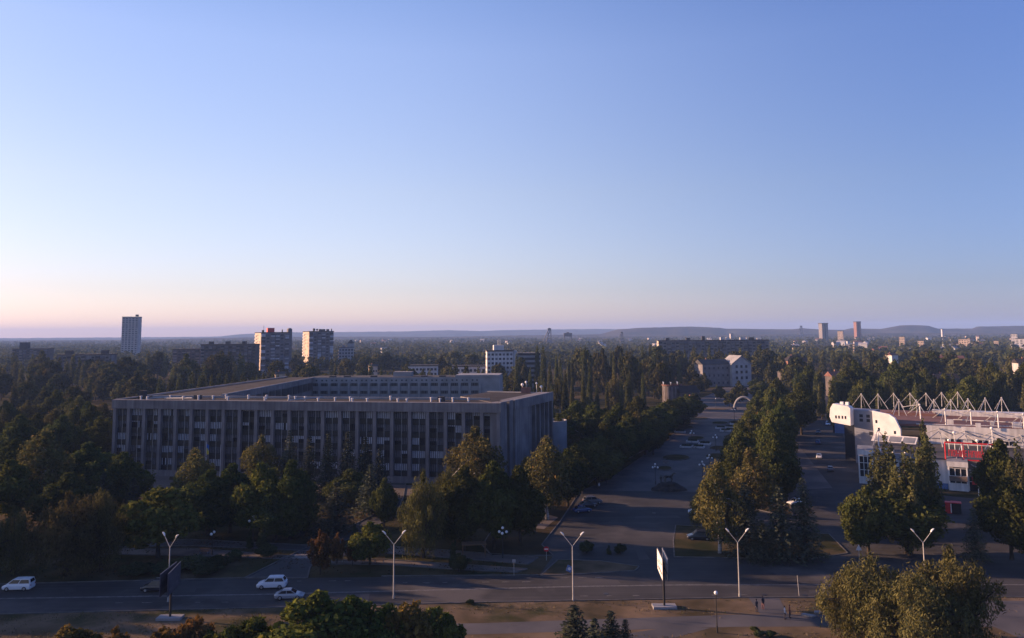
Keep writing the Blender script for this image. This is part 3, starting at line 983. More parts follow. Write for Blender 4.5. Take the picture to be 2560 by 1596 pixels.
# ------------------------------------------------------------------ trees: crowns of many small leaf faces on tapered trunks with limbs
def leaf_mesh(name, cen, out, size, tint, m, seed, flat=0.55, droop=0.0, aspect=0.6):
    """One mesh of small leaf clumps: centres, outward hints, sizes and a tint per clump (numpy arrays)."""
    r = np.random.default_rng(seed)
    n = len(cen)
    nr = out * flat + r.normal(size=(n, 3)) * (1 - flat)
    nr /= np.linalg.norm(nr, axis=1)[:, None] + 1e-9
    rnd = r.normal(size=(n, 3))
    rnd[:, 2] -= droop * 3
    a = rnd - (rnd * nr).sum(1)[:, None] * nr
    a /= np.linalg.norm(a, axis=1)[:, None] + 1e-9
    b = np.cross(nr, a)
    s = size[:, None]
    k = r.uniform(.25, .75, (n, 1)) - .5
    fold = nr * s * r.uniform(-.25, .25, (n, 1))
    v = np.stack([cen - a * s, cen + b * s * aspect + a * s * k + fold, cen + a * s, cen - b * s * aspect - a * s * k * .5 + fold], 1).reshape(-1, 3)
    me = bpy.data.meshes.new(name)
    me.vertices.add(4 * n)
    me.vertices.foreach_set('co', v.astype(np.float32).ravel())
    me.loops.add(4 * n)
    me.loops.foreach_set('vertex_index', np.arange(4 * n, dtype=np.int32))
    me.polygons.add(n)
    me.polygons.foreach_set('loop_start', np.arange(0, 4 * n, 4, dtype=np.int32))
    at_ = me.attributes.new('tint', 'FLOAT', 'FACE')
    at_.data.foreach_set('value', np.clip(tint, 0, 1).astype(np.float32))
    me.materials.append(m)
    me.update()
    me.validate()
    return me


def lobes_crown(name, lobes, per, size, m, seed, droop=0.0, flat=.55, fill=.45, aspect=.6):
    """Leaves over ellipsoidal lobes (cx, cy, cz, rx, ry, rz); each lobe gets its own tint."""
    r = np.random.default_rng(seed)
    C, O, S, T = [], [], [], []
    for (cx, cy, cz, rx, ry, rz) in lobes:
        n = int(per * (rx * ry + ry * rz + rx * rz) / 3)
        d = r.normal(size=(n, 3))
        d /= np.linalg.norm(d, axis=1)[:, None]
        rad = 1 - fill * r.random(n) ** 1.8
        bump = 1 + .16 * np.sin(d[:, 0] * 6 + cx * 3) * np.cos(d[:, 1] * 5 + cz * 2) + r.normal(size=n) * .07
        p = d * (rad * bump)[:, None] * np.array([rx, ry, rz]) + np.array([cx, cy, cz])
        if droop:
            p[:, 2] -= droop * r.random(n) ** 2 * rz
        C.append(p); O.append(d)
        S.append(size * r.uniform(.55, 1.25, n))
        t0 = r.uniform(.15, .85)
        T.append(np.clip(r.normal(t0, .2, n), 0, .86) + (r.random(n) < .02) * .5)
    return leaf_mesh(name, np.concatenate(C), np.concatenate(O), np.concatenate(S), np.concatenate(T), m, seed + 1, flat, droop, aspect)


def trunk_mesh(name, h, r, limbs, m, seed, lean=.0):
    """Tapered trunk to height h with limbs ending at the given points."""
    rr = random.Random(seed)
    mb = MB()
    pts = [Vector((rr.uniform(-1, 1) * lean * k * .3, rr.uniform(-1, 1) * lean * k * .3, h * k / 4)) for k in range(5)]
    for k in range(4):
        mb.tube(pts[k], pts[k + 1], r * (1.15 if k == 0 else 1) * (1 - .17 * k), r * (1 - .17 * (k + 1)), 7, 0, False)
    for (x, y, z) in limbs:
        s = rr.uniform(.45, .95)
        a = pts[0].lerp(pts[4], s)
        e = Vector((x, y, z))
        mdl = a.lerp(e, .5) + Vector((0, 0, .04 * h))
        mb.tube(a, mdl, r * .42, r * .28, 5, 0, False).tube(mdl, e, r * .28, r * .08, 5, 0, False)
    return mb.mesh(name, m, True)


PROTO = {}


def proto(kind, crown, trunk):
    PROTO.setdefault(kind, []).append((crown, trunk))


def round_lobes(rr, w, z0, z1, n, lr):
    out = []
    for i in range(n):
        t = (i + .5) / n
        ph = i * 2.399 + rr.uniform(-.6, .6)
        zz = z0 + (z1 - z0) * (t + rr.uniform(-.08, .08))
        env = math.sin(math.pi * min(1, max(.06, (zz - z0 + (z1 - z0) * .22) / ((z1 - z0) * 1.25)))) ** .7
        rd = w * env * rr.uniform(.38, .90)
        l = lr * rr.uniform(.55, 1.35) * (.7 + .45 * env)
        out.append((rd * math.cos(ph), rd * math.sin(ph), zz, l, l * rr.uniform(.8, 1.1), l * rr.uniform(.65, .95)))
    for i in range(n):                                # outer tufts break the outline
        ph = rr.uniform(0, 6.28)
        t = rr.random()
        zz = z0 + (z1 - z0) * (.1 + .98 * t)
        env = math.sin(math.pi * min(.97, max(.1, (zz - z0 + (z1 - z0) * .22) / ((z1 - z0) * 1.25)))) ** .7
        rd = w * env * rr.uniform(.85, 1.12) * (.25 if t > .85 else 1)
        l = lr * rr.uniform(.28, .5)
        out.append((rd * math.cos(ph), rd * math.sin(ph), zz + (lr * .5 if t > .85 else 0), l, l, l * .8))
    out.append((0, 0, (z0 + z1) / 2, w * .5, w * .5, (z1 - z0) * .36))
    return out


# every prototype is 10 m tall
for s in range(3):
    rr = random.Random(100 + s)
    lb = round_lobes(rr, 3.6, 2.6, 8.9, 20, 1.45)
    proto('linden', lobes_crown('crown', lb, 300, .24, L['linden'], 11 + s), trunk_mesh('trunk', 5.5, .26, [l[:3] for l in lb[::3]], M['bark'], s, .2))
for s in range(3):
    rr = random.Random(200 + s)
    lb = round_lobes(rr, 4.0, 2.4, 8.8, 17, 1.5)
    proto('maple', lobes_crown('crown', lb, 230, .30, L['maple'], 21 + s, flat=.5), trunk_mesh('trunk', 5.0, .24, [l[:3] for l in lb[::3]], M['bark'], 10 + s, .3))
for s in range(3):
    rr = random.Random(300 + s)
    lb = [(x, y, z, rx * .7, ry * .7, rz * 1.35) for (x, y, z, rx, ry, rz) in round_lobes(rr, 2.5, 2.2, 8.6, 22, 1.15)]
    proto('birch', lobes_crown('crown', lb, 330, .20, L['birch'], 31 + s, droop=.5, flat=.4, aspect=.4), trunk_mesh('trunk', 7.5, .20, [l[:3] for l in lb[::4]], M['birch_bark'], 20 + s, .3))
for s in range(3):
    rr = random.Random(400 + s)
    lb = [(x, y, z, rx * .85, ry * .85, rz * 1.6) for (x, y, z, rx, ry, rz) in round_lobes(rr, 3.9, 2.6, 8.3, 20, 1.35)]
    proto('willow', lobes_crown('crown', lb, 300, .22, L['willow'], 41 + s, droop=1.0, flat=.35, fill=.6, aspect=.28), trunk_mesh('trunk', 5.0, .34, [l[:3] for l in lb[::2]], M['bark'], 30 + s, .3))
for s in range(4):
    rr = random.Random(500 + s)
    lb = []
    for k in range(9):
        ph = k * 2.399
        top = rr.uniform(6.5, 9.4) if k else 9.6
        bot = rr.uniform(.9, 2.5)
        rd = .15 if k == 0 else rr.uniform(.45, .95)
        for q in range(4):
            t = (q + .5) / 4
            z = bot + (top - bot) * t
            wv = (.85 - .55 * t) * rr.uniform(.8, 1.2)
            lb.append((rd * math.cos(ph) * (1.05 - .5 * t), rd * math.sin(ph) * (1.05 - .5 * t), z, wv * .72, wv * .72, (top - bot) / 5.2))
    proto('poplar', lobes_crown('crown', lb, 330, .17, L['poplar'], 51 + s, flat=.5), trunk_mesh('trunk', 8.5, .2, [l[:3] for l in lb[::6]], M['bark'], 40 + s, .1))
for s in range(2):
    rr = random.Random(530 + s)
    lb = []
    for k in range(15):
        ph = k * 2.399
        top = rr.uniform(4.6, 9.2) if k else 9.6
        bot = rr.uniform(.8, 2.2)
        rd = .2 if k == 0 else 1.75 * math.sqrt(k / 15) * rr.uniform(.8, 1.15)
        top = min(top, 9.9 - rd * 1.4)
        for q in range(4):
            t = (q + .5) / 4
            wv = (.95 - .6 * t) * rr.uniform(.8, 1.25)
            lb.append((rd * math.cos(ph) * (1.1 - .4 * t), rd * math.sin(ph) * (1.1 - .4 * t), bot + (top - bot) * t, wv * .72, wv * .72, (top - bot) / 5.2))
    proto('broad_poplar', lobes_crown('crown', lb, 330, .16, L['poplar'], 151 + s, flat=.5), trunk_mesh('trunk', 8.0, .24, [l[:3] for l in lb[::6]], M['bark'], 140 + s, .1))
for s in range(2):
    rr = random.Random(550 + s)
    lb = []
    for k in range(7):
        ph = k * 2.399
        top = rr.uniform(6.6, 9.6)
        rd = 0 if k == 0 else rr.uniform(.5, 1.0)
        for q in range(3):
            t = (q + .5) / 3
            lb.append((rd * math.cos(ph) * (1 - .5 * t), rd * math.sin(ph) * (1 - .5 * t), 1.2 + (top - 1.2) * t, .75 - .42 * t, .75 - .42 * t, (top - 1.2) / 4.2))
    proto('far_poplar', lobes_crown('crown', lb, 95, .30, L['poplar'], 56 + s, flat=.5), trunk_mesh('trunk', 7, .2, [], M['bark'], 45 + s))
for s in range(3):
    rr = random.Random(600 + s)
    lb = round_lobes(rr, 3.7, 2.2, 8.6, 14, 1.6)
    proto('far_round', lobes_crown('crown', lb, 60, .48, L['far'], 61 + s), trunk_mesh('trunk', 5, .26, [], M['bark'], 50 + s))
for s in range(3):
    r = np.random.default_rng(700 + s)
    C, O, S, T = [], [], [], []
    for k in range(30):
        z = .7 + 9.1 * (k / 29) ** 1.02
        ln = 2.35 * (1 - (z - .5) / 9.8) ** .85 + .12
        nb_ = 11 if k < 22 else 7
        for b_ in range(nb_):
            ph = b_ * 2 * math.pi / nb_ + k * 1.7 + r.uniform(-.2, .2)
            l = ln * r.uniform(.75, 1.15)
            m_ = max(3, int(11 * l / 2.2))
            t = (np.arange(m_) + .6) / m_
            rad = l * t
            zz = z - .42 * l * t ** 1.3 + .12 * l * t ** 3
            side = r.normal(size=m_) * .18 * l * (1.1 - t)
            x = rad * math.cos(ph) - side * math.sin(ph)
            y = rad * math.sin(ph) + side * math.cos(ph)
            C.append(np.stack([x, y, zz], 1))
            O.append(np.tile([math.cos(ph) * .4, math.sin(ph) * .4, .8], (m_, 1)))
            S.append(.22 * r.uniform(.7, 1.25, m_))
            T.append(np.clip(.15 + .6 * t + r.normal(size=m_) * .15, 0, .86))
    proto('spruce', leaf_mesh('crown', np.concatenate(C), np.concatenate(O), np.concatenate(S), np.concatenate(T), L['spruce'], 71 + s, flat=.6, droop=.2, aspect=.45),
          trunk_mesh('trunk', 9.2, .2, [], M['bark'], 60 + s))
for s in range(2):
    rr = random.Random(800 + s)
    lb = [(x, y, z, rx * .8, ry * .8, rz) for (x, y, z, rx, ry, rz) in round_lobes(rr, 3.6, 2.6, 8.8, 15, 1.3)]
    proto('orange', lobes_crown('crown', lb, 110, .42, L['orange'], 81 + s, droop=.2, flat=.4), trunk_mesh('trunk', 6, .2, [l[:3] for l in lb[::2]], M['bark'], 70 + s, .6))
for s in range(2):
    rr = random.Random(900 + s)
    lb = round_lobes(rr, 6.0, 2.8, 7.8, 12, 2.6)
    proto('bush', lobes_crown('crown', lb, 55, .55, L['bush'], 91 + s), trunk_mesh('trunk', 3.5, .5, [l[:3] for l in lb[::3]], M['bark'], 80 + s, .8))
for s in range(2):
    rr = random.Random(950 + s)
    lb = [(rr.uniform(-.5, .5), rr.uniform(-.5, .5), 1.4 + 7.6 * k / 9, 1.5 * (1.15 - k / 10), 1.5 * (1.15 - k / 10), 1.5) for k in range(10)]
    proto('cypress', lobes_crown('crown', lb, 150, .32, L['bush'], 96 + s), trunk_mesh('trunk', 3, .2, [], M['bark'], 90 + s))
PW = {'linden': 4.6, 'maple': 5.0, 'birch': 3.2, 'willow': 4.9, 'poplar': 1.55, 'broad_poplar': 2.6, 'far_poplar': 1.5, 'far_round': 4.6, 'spruce': 2.35, 'orange': 4.4, 'bush': 7.0, 'cypress': 2.0}
DESC = {'linden': 'dark round tree', 'maple': 'yellowing maple', 'birch': 'olive brown birch', 'willow': 'olive drooping willow', 'poplar': 'tall narrow poplar', 'broad_poplar': 'broad poplar',
        'far_poplar': 'narrow upright poplar', 'far_round': 'broad dark tree', 'spruce': 'dark conical spruce', 'orange': 'rust orange tree', 'bush': 'round dark clipped bush', 'cypress': 'small dark column conifer'}
NAME = {'linden': 'linden_tree', 'maple': 'maple_tree', 'birch': 'birch_tree', 'willow': 'willow_tree', 'poplar': 'poplar_tree', 'broad_poplar': 'poplar_tree', 'far_poplar': 'poplar_tree', 'far_round': 'broadleaf_tree', 'spruce': 'spruce_tree',
        'orange': 'autumn_tree', 'bush': 'bush', 'cypress': 'cypress_tree'}
trng = random.Random(42)
LABELS = set()


def plant(kind, x, y, h, w=None, label=None, group=None, z=0.0):
    cr, tr = trng.choice(PROTO[kind])
    s = h / 10.0
    sw = s if w is None else (w / 2) / PW[kind]
    sw = min(max(sw, s * .45), s * 2.4)
    t = thing(NAME[kind], label, 'bush' if kind == 'bush' else 'tree', (x, y, z), trng.uniform(0, 6.28), group)
    t.scale = (sw, sw, s)
    link('crown', cr, t)
    if kind == 'bush':
        link('stem', tr, t)
    else:
        link('trunk', tr, t)
    return t


def tree_px(kind, px, base, top, wpx, label, group=None):
    """base is a pixel row, or the distance in metres when the foot is hidden."""
    x, y = gr(px, base) if base > 840 else on_ground(px, base)
    h = height_to(x, y, top)
    return plant(kind, x, y, h, wpx * y / F * (1.25 if kind in ('linden', 'maple', 'birch', 'poplar') else 1.1 if kind == 'willow' else 1.0), label, group)


NEAR = [
    ('willow', 30, 1430, 1262, 110, 'yellow green tree cut by the frame edge beside the white van road'),
    ('willow', 165, 1440, 1226, 200, 'large olive tree above the white van'),
    ('willow', 252, 1425, 1216, 110, 'olive tree with a raised top, behind the big one above the white van'),
    ('maple', 395, 1395, 1203, 185, 'bright yellow green maple above the left street lamp'),
    ('birch', 105, 176, 1072, 150, 'sunlit olive birch left of the office block'),
    ('maple', 20, 168, 1152, 130, 'low yellow green tree at the frame edge below the sunlit birch'),
    ('linden', 215, 186, 1112, 140, 'dark tree at the left corner of the office block'),
    ('linden', 300, 176, 1140, 120, 'dark tree before the first bays of the office block'),
    ('linden', 170, 160, 1190, 150, 'dark tree between the sunlit birch and the olive tree'),
    ('spruce', 255, 170, 1180, 80, 'dark spruce before the office block left corner'),
    ('spruce', 330, 168, 1195, 80, 'dark spruce beside the brown forecourt'),
    ('birch', 482, 172, 1120, 110, 'brownish birch before the office front flagpole'),
    ('linden', 520, 1340, 1180, 130, 'dark green tree right of the bright maple'),
    ('linden', 575, 1332, 1165, 120, 'dark green tree below the brownish birch'),
    ('maple', 650, 1345, 1160, 130, 'green maple with a yellow branch before the office front'),
    ('linden', 725, 1350, 1158, 120, 'dense green tree right of the yellow branch maple'),
    ('birch', 652, 193, 1086, 95, 'olive pointed birch rising against the office windows'),
    ('spruce', 722, 194, 1074, 80, 'tall blue spruce next to the olive pointed birch'),
    ('spruce', 772, 196, 1090, 74, 'second blue spruce right of the olive birch'),
    ('spruce', 818, 192, 1082, 74, 'middle blue spruce of the row before the office'),
    ('spruce', 868, 194, 1078, 84, 'broad blue spruce near the middle of the office front'),
    ('spruce', 912, 190, 1092, 80, 'blue spruce before the office row, second from its right end'),
    ('spruce', 948, 188, 1120, 76, 'shorter blue spruce ending the row before the office'),
    ('linden', 875, 184, 1178, 105, 'green tree among the blue spruces'),
    ('spruce', 760, 1340, 1215, 110, 'low wide dark spruce over the asphalt path'),
    ('spruce', 840, 1330, 1205, 120, 'dark spruce over the entrance lane bend'),
    ('spruce', 925, 1290, 1160, 95, 'dark spruce beside the entrance lane'),
    ('linden', 690, 1352, 1240, 110, 'dark low crowned tree over the asphalt path'),
    ('linden', 960, 165, 1200, 60, 'small dark tree by the lane and forecourt'),
    ('birch', 1190, 178, 1064, 150, 'tall brown birch against the office right corner'),
    ('willow', 1058, 1395, 1172, 130, 'drooping willow with a thick trunk by the footpath'),
    ('willow', 1120, 156, 1165, 110, 'willow behind the drooping one, below the brown birch'),
    ('linden', 1160, 1374, 1172, 120, 'dark round tree right of the drooping willow'),
    ('linden', 1235, 1374, 1166, 125, 'dark round tree above the globe lamp'),
    ('linden', 1300, 1366, 1176, 110, 'dark round tree nearest the plaza kerb'),
    ('birch', 1368, 1300, 1090, 130, 'tall olive birch at the plaza corner'),
    ('birch', 1318, 178, 1140, 90, 'smaller birch left of the plaza corner one'),
    ('linden', 1420, 182, 1130, 90, 'dark tree behind the plaza corner birch'),
    ('orange', 800, 1437, 1326, 80, 'rust orange tree nearest the white car'),
    ('orange', 842, 1412, 1334, 50, 'thin orange tree between rust tree and round maple'),
    ('orange', 882, 1415, 1346, 44, 'thin brown sapling left of the round maple'),
    ('maple', 925, 1412, 1306, 98, 'small round maple on bare trunks by the benches'),
    ('maple', 615, 92, 1538, 150, 'low leafy maple at the bottom edge, left of the big one'),
    ('maple', 790, 91, 1482, 250, 'big leafy maple at the bottom edge hiding the silver car'),
    ('maple', 880, 93, 1494, 190, 'maple at the bottom edge right of the big one'),
    ('maple', 968, 94, 1512, 130, 'brownish tree at the bottom edge between two maples'),
    ('orange', 1030, 93, 1488, 150, 'reddish maple at the bottom edge'),
    ('maple', 1098, 94, 1506, 110, 'last maple of the bottom row beside the dry grass'),
    ('orange', 475, 94, 1528, 120, 'brown tree at the bottom edge under the left billboard'),
    ('orange', 400, 92, 1558, 120, 'low brown tree left of the left billboard foot'),
    ('orange', 170, 93, 1552, 160, 'orange tree at the bottom edge near the corner'),
    ('orange', 285, 92, 1570, 140, 'low orange tree at the bottom edge'),
    ('maple', 545, 92, 1566, 130, 'low yellow maple at the bottom edge'),
    ('spruce', 1438, 96, 1512, 165, 'largest blue spruce at the bottom edge'),
    ('spruce', 1530, 96, 1526, 120, 'slim blue spruce at the bottom edge, right one of the cluster'),
    ('spruce', 1488, 92, 1545, 120, 'low blue spruce between the two taller ones at the bottom'),
    ('spruce', 1566, 95, 1548, 80, 'small blue spruce at the right end of the bottom cluster'),
    ('willow', 2185, 103, 1382, 250, 'yellow willow with wide crown beside the dry grass'),
    ('willow', 2392, 100, 1362, 260, 'tall yellow willow hiding the right end of the main road'),
    ('willow', 2285, 97, 1425, 260, 'low middle willow between the two yellow ones'),
    ('willow', 2120, 104, 1420, 110, 'left low part of the yellow willow group over the path'),
    ('birch', 1800, 1385, 1150, 120, 'brown birch clump beside the dark parked car'),
    ('birch', 1880, 164, 1120, 125, 'tall brown birch behind the spruces of the green block'),
    ('birch', 1765, 1330, 1200, 70, 'small birch overhanging the white pickup'),
    ('spruce', 1868, 1395, 1205, 118, 'dark spruce behind the tall street lamp'),
    ('spruce', 1955, 1402, 1215, 124, 'reddish dark spruce, left of the pair by the side street'),
    ('spruce', 2014, 1398, 1194, 108, 'taller dark spruce of the pair by the side street'),
    ('spruce', 1908, 1405, 1300, 92, 'low dark spruce between the taller ones'),
    ('broad_poplar', 2318, 160, 1046, 100, 'tallest poplar before the market hall'),
    ('broad_poplar', 2222, 158, 1084, 125, 'broad poplar left of the tallest one'),
    ('broad_poplar', 2275, 1388, 1106, 130, 'poplar filling the middle before the red sign'),
    ('linden', 2172, 1386, 1220, 110, 'dark low tree at the foot of the poplars'),
    ('linden', 2270, 1386, 1210, 170, 'dark broad tree under the poplars'),
    ('linden', 2512, 156, 1112, 110, 'dark tree before the right end of the market hall'),
    ('broad_poplar', 2556, 150, 1098, 90, 'dark poplar cut by the right frame edge'),
    ('spruce', 2440, 1402, 1270, 74, 'brown spruce right of the red kiosk'),
    ('poplar', 2476, 158, 1122, 50, 'narrow dark tree beside the white parasols'),
    ('linden', 2530, 1400, 1200, 130, 'dark low tree in the lower right grove'),
    ('bush', 1147, 1430, 1382, 62, 'round clipped bush on the footpath lawn'),
    ('cypress', 1135, 1416, 1352, 26, 'slim cypress behind the round clipped bush'),
    ('bush', 1467, 1384, 1350, 42, 'round bush on the traffic island, left of three'),
    ('cypress', 1522, 1386, 1364, 15, 'tiny cypress between the traffic island bushes'),
    ('bush', 1551, 1385, 1358, 32, 'smaller round bush on the traffic island'),
    ('bush', 665, 1393, 1362, 54, 'round bush by the crosswalk path'),
    ('cypress', 657, 1373, 1318, 32, 'larger cypress by the asphalt path'),
    ('cypress', 624, 1371, 1324, 20, 'small cypress left of the larger one'),
    ('cypress', 886, 1352, 1308, 20, 'cypress behind the round maple'),
    ('bush', 470, 1425, 1392, 90, 'wide dark shrub behind the left billboard'),
    ('bush', 540, 1422, 1388, 80, 'dark shrub on the lawn by the lane corner'),
    ('bush', 410, 1432, 1402, 80, 'low dark shrub left of the lamp post'),
    ('bush', 588, 1400, 1374, 46, 'shrub near the sunlit footpath'),
    ('bush', 515, 1436, 1408, 80, 'low shrub at the road side of the lawn'),
    ('bush', 340, 1440, 1405, 90, 'dark shrub below the bright maple'),
]
for k, px, base, top, w, lb in NEAR:
    tree_px(k, px, base, top, w, lb, 'trees and bushes around the road and plaza')


def row(kind_of, pts, where, group, spread=False):
    """Trees of one stand: pts are (px, distance, top row, width px); labelled by their order from the left."""
    pts = sorted(pts)
    for i, (px, D, top, w) in enumerate(pts):
        k = kind_of(i)
        x, y = on_ground(px, D)
        h = min(34, max(5, height_to(x, y, top)))
        lab = '%s, %s from the left %s' % (DESC[k], nth(i + 1), where)
        wk = 1.0 if not spread else (1.75 if k in ('linden', 'far_round', 'birch', 'maple') else .62)
        plant(k, x, y, h, w * wk * D / F if w else None, lab, group)


# clipped avenue on the left of the promenade
pts = []
for i in range(17):
    t = i / 16
    px = 1492 + 226 * t
    top = 1118 - 128 * t ** .8 if t > .0 else 1118
    D = 206 + 142 * t ** 1.1
    pts.append((px, D, max(990, 1108 - 118 * t ** .75) + trng.uniform(-5, 5), 130 - 42 * t))
row(lambda i: 'linden', pts, 'in the clipped avenue beside the promenade', 'avenue trees left of the promenade')
pts = []
for i in range(10):
    t = i / 9
    pts.append((1440 + 240 * t, 200 + 150 * t, 1112 - 112 * t + trng.uniform(-6, 6), 130 - 40 * t))
row(lambda i: 'linden', pts, 'in the second avenue row behind the clipped one', 'avenue trees left of the promenade')
# avenue between promenade and side street
pts = []
for i in range(18):
    t = i / 17
    pts.append((1945 - 10 * math.sin(3 * t) + trng.uniform(-10, 10), 178 + 205 * t ** 1.3, 1105 - 160 * t ** .8 + trng.uniform(-6, 6), 120 - 55 * t))
pts.sort(key=lambda p: p[1])
for i, (px, D, top, w) in enumerate(pts):
    x, y = on_ground(px, D)
    k = 'birch' if i in (2, 7, 8) else ('orange' if i in (10,) else 'linden')
    plant(k, x, y, height_to(x, y, top), w * D / F, '%s, %s from the near end of the avenue beside the side street' % (DESC[k], nth(i + 1)), 'avenue trees beside the side street')
pts = [(1965 - 75 * i / 9 + trng.uniform(-6, 6), 250 + 260 * i / 9, 1010 - 70 * i / 9 + trng.uniform(-8, 8), 80 - 30 * i / 9) for i in range(10)]
row(lambda i: 'linden', pts, 'along the far part of the side street', 'avenue trees beside the side street')
g_ = 'trees of the town woodland'


def scatter(n, x0, x1, d0, d1, hmin, hmax, seed, wf=.62):
    r = random.Random(seed)
    out = []
    for i in range(n):
        px = x0 + (x1 - x0) * (i + r.random()) / n
        D = r.uniform(d0, d1)
        h = r.uniform(hmin, hmax)
        x, y = on_ground(px, D)
        out.append((px, D, pixel_y(x, y, h), wf * h * F / D if wf else 0))
    return out


def mix(p, a, b, seed):
    r = random.Random(seed)
    c = [a if r.random() < p else b for _ in range(400)]
    return lambda i: c[i]


row(mix(.75, 'linden', 'birch', 1), scatter(24, -30, 275, 190, 330, 12, 17, 1, .52), 'in the dark wood left of the office block', g_, True)
row(mix(.2, 'far_poplar', 'far_round', 2), scatter(22, -20, 420, 340, 520, 14, 20, 2, .5), 'in the wood above the office left corner', g_, True)
row(lambda i: 'poplar', scatter(22, 395, 745, 375, 430, 17, 21, 3, 0), 'in the poplar rank behind the office side wing', g_, True)
row(mix(.55, 'far_poplar', 'far_round', 4), scatter(44, -10, 640, 500, 720, 19, 28, 4, .5), 'in the far left treeline below the apartment towers', g_, True)
row(mix(.6, 'far_poplar', 'far_round', 5), scatter(36, 740, 1290, 400, 560, 15, 22, 5, .4), 'behind the far wing of the office block', g_, True)
row(mix(.35, 'far_poplar', 'far_round', 6), scatter(16, 640, 1280, 620, 850, 15, 23, 6, .5), 'between the apartment towers and the white office', g_, True)
row(mix(.8, 'poplar', 'far_round', 17), scatter(36, 1290, 1665, 430, 640, 19, 32, 7, .3), 'in the tall poplar stand behind the round annex', g_, True)
row(mix(.8, 'poplar', 'birch', 8), scatter(18, 1285, 1610, 320, 400, 17, 23, 8, .3), 'in the near rank of the tall poplar stand', g_, True)
row(mix(.7, 'linden', 'birch', 9), scatter(18, 1370, 1640, 255, 330, 11, 15, 9, .55), 'in the dark garden right of the end wing', g_, True)
row(mix(.45, 'far_poplar', 'far_round', 10), scatter(26, 1560, 1960, 570, 760, 18, 26, 10, .45), 'around the gabled pale house', g_, True)
row(mix(.2, 'far_poplar', 'far_round', 11), scatter(10, 1660, 1860, 380, 520, 8, 12, 11, .55), 'left of the upper promenade', g_, True)
row(mix(.5, 'poplar', 'linden', 12), scatter(36, 1985, 2600, 300, 420, 16, 23, 12, .5), 'in the dark grove behind the market masts', g_, True)
row(mix(.5, 'far_poplar', 'far_round', 13), scatter(40, 1960, 2600, 430, 760, 18, 26, 13, .5), 'in the treeline over the market roof', g_, True)
row(mix(.35, 'far_poplar', 'far_round', 19), scatter(22, 1630, 1925, 600, 720, 21, 29, 19, .45), 'before the long slab block', g_, True)
row(mix(.5, 'poplar', 'far_round', 20), [(1942, 560, 893, 26), (1956, 575, 886, 24), (1925, 540, 905, 34), (1735, 500, 915, 40)], 'beside the brick and gabled houses', g_)
pts = []
for i in range(11):
    tt = i / 10
    pts.append((1850 + 55 * tt + trng.uniform(-8, 8), 188 + 160 * tt ** 1.2, 1118 - 145 * tt ** .85 + trng.uniform(-6, 6), 105 - 50 * tt))
row(mix(.7, 'linden', 'birch', 21), pts, 'in the inner avenue row by the promenade', 'avenue trees beside the side street')
# trees just left of the frame that shade the road
for i, (x, y, h) in enumerate([(-104, 134, 12), (-112, 140, 14), (-122, 150, 14), (-118, 126, 12), (-132, 134, 14), (-128, 160, 15), (-142, 145, 14), (-150, 168, 15), (-150, 132, 13), (-165, 140, 14)]):
    plant('linden', x, y, h * 1.35, h, 'dark roadside tree beyond the left frame edge, %s along the road shade' % nth(i + 1), 'trees beyond the left edge')

# ------------------------------------------------------------------ buildings of the town behind
def block(name, label, cat, K, ang, L_, W_, h, floors, bays, m='panel_grey', roofm='roof_dark', side='panel_grey', balcony=0.5, seed=1, side_bays=3, group=None, dim=False):
    """Panel block: corner K, front along ang, windows and balconies built floor by floor on front and left side."""
    r = random.Random(seed)
    t = thing(name, label, cat, (K[0], K[1], 0), ang, group)
    wl_ = MB().box(0, L_, 0, W_, 0, h, 0)
    wl_.f.pop(); wl_.m.pop()
    wl_.quad((0, 0, 0), (0, W_, 0), (0, W_, h), (0, 0, h), 1)
    wl_.f[-1] = wl_.f[-1][::-1]
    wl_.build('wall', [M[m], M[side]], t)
    MB().box(-.4, L_ + .4, -.4, W_ + .4, h, h + .9).build('roof', M[roofm], t)
    fh = h / (floors + .4)
    bw = L_ / bays
    wnd = MB().box(-bw * .3, bw * .3, -.08, -.01, 0, fh * .5).mesh('window', M['glass_dull'])
    pale_wnd = MB().box(-bw * .3, bw * .3, -.08, -.01, 0, fh * .5).mesh('window', M['blind_dim'])  # same window in the paler blind colour
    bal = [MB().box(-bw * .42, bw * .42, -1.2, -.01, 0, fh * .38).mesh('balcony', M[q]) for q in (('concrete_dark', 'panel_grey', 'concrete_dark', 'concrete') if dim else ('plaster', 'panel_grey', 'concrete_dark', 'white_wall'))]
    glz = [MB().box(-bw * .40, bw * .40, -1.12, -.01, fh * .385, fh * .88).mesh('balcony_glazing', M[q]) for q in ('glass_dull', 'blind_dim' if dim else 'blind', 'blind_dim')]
    for f in range(floors):
        z = fh * f + fh * .35
        for b in range(bays):
            x = bw * (b + .5)
            if (b % 3 != 1 if balcony > .4 else False) and r.random() < .97:
                o = link('balcony', r.choice(bal), t, (x, 0, z - fh * .1))
                if r.random() < .85:
                    g2 = link('balcony_glazing', r.choice([glz[0], glz[0], glz[2], glz[1]]), o)
            else:
                link('window', pale_wnd if r.random() < .25 else wnd, t, (x, 0, z + fh * .1))
    sb = W_ / max(1, side_bays)
    sw_ = MB().box(-.08, -.01, -sb * .16, sb * .16, 0, fh * .5).mesh('window', M['glass_dull'])
    sbm = MB().box(-1.0, -.01, -sb * .3, sb * .3, 0, fh * .4).mesh('balcony', M['white_wall'])
    for f in range(floors):
        for b in range(side_bays):
            if side_bays > 2 and b == side_bays - 1:
                link('balcony', sbm, t, (0, sb * (b + .5), fh * f + fh * .3))
            elif r.random() < .7:
                link('window', sw_, t, (0, sb * (b + .5), fh * f + fh * .45))
    return t


def roof_things(t, items, h, m='roof_dark'):
    for (x, y, w, d, hh, name) in items:
        MB().box(x, x + w, y, y + d, h + .9, h + .9 + hh).build(name, M[m], t)


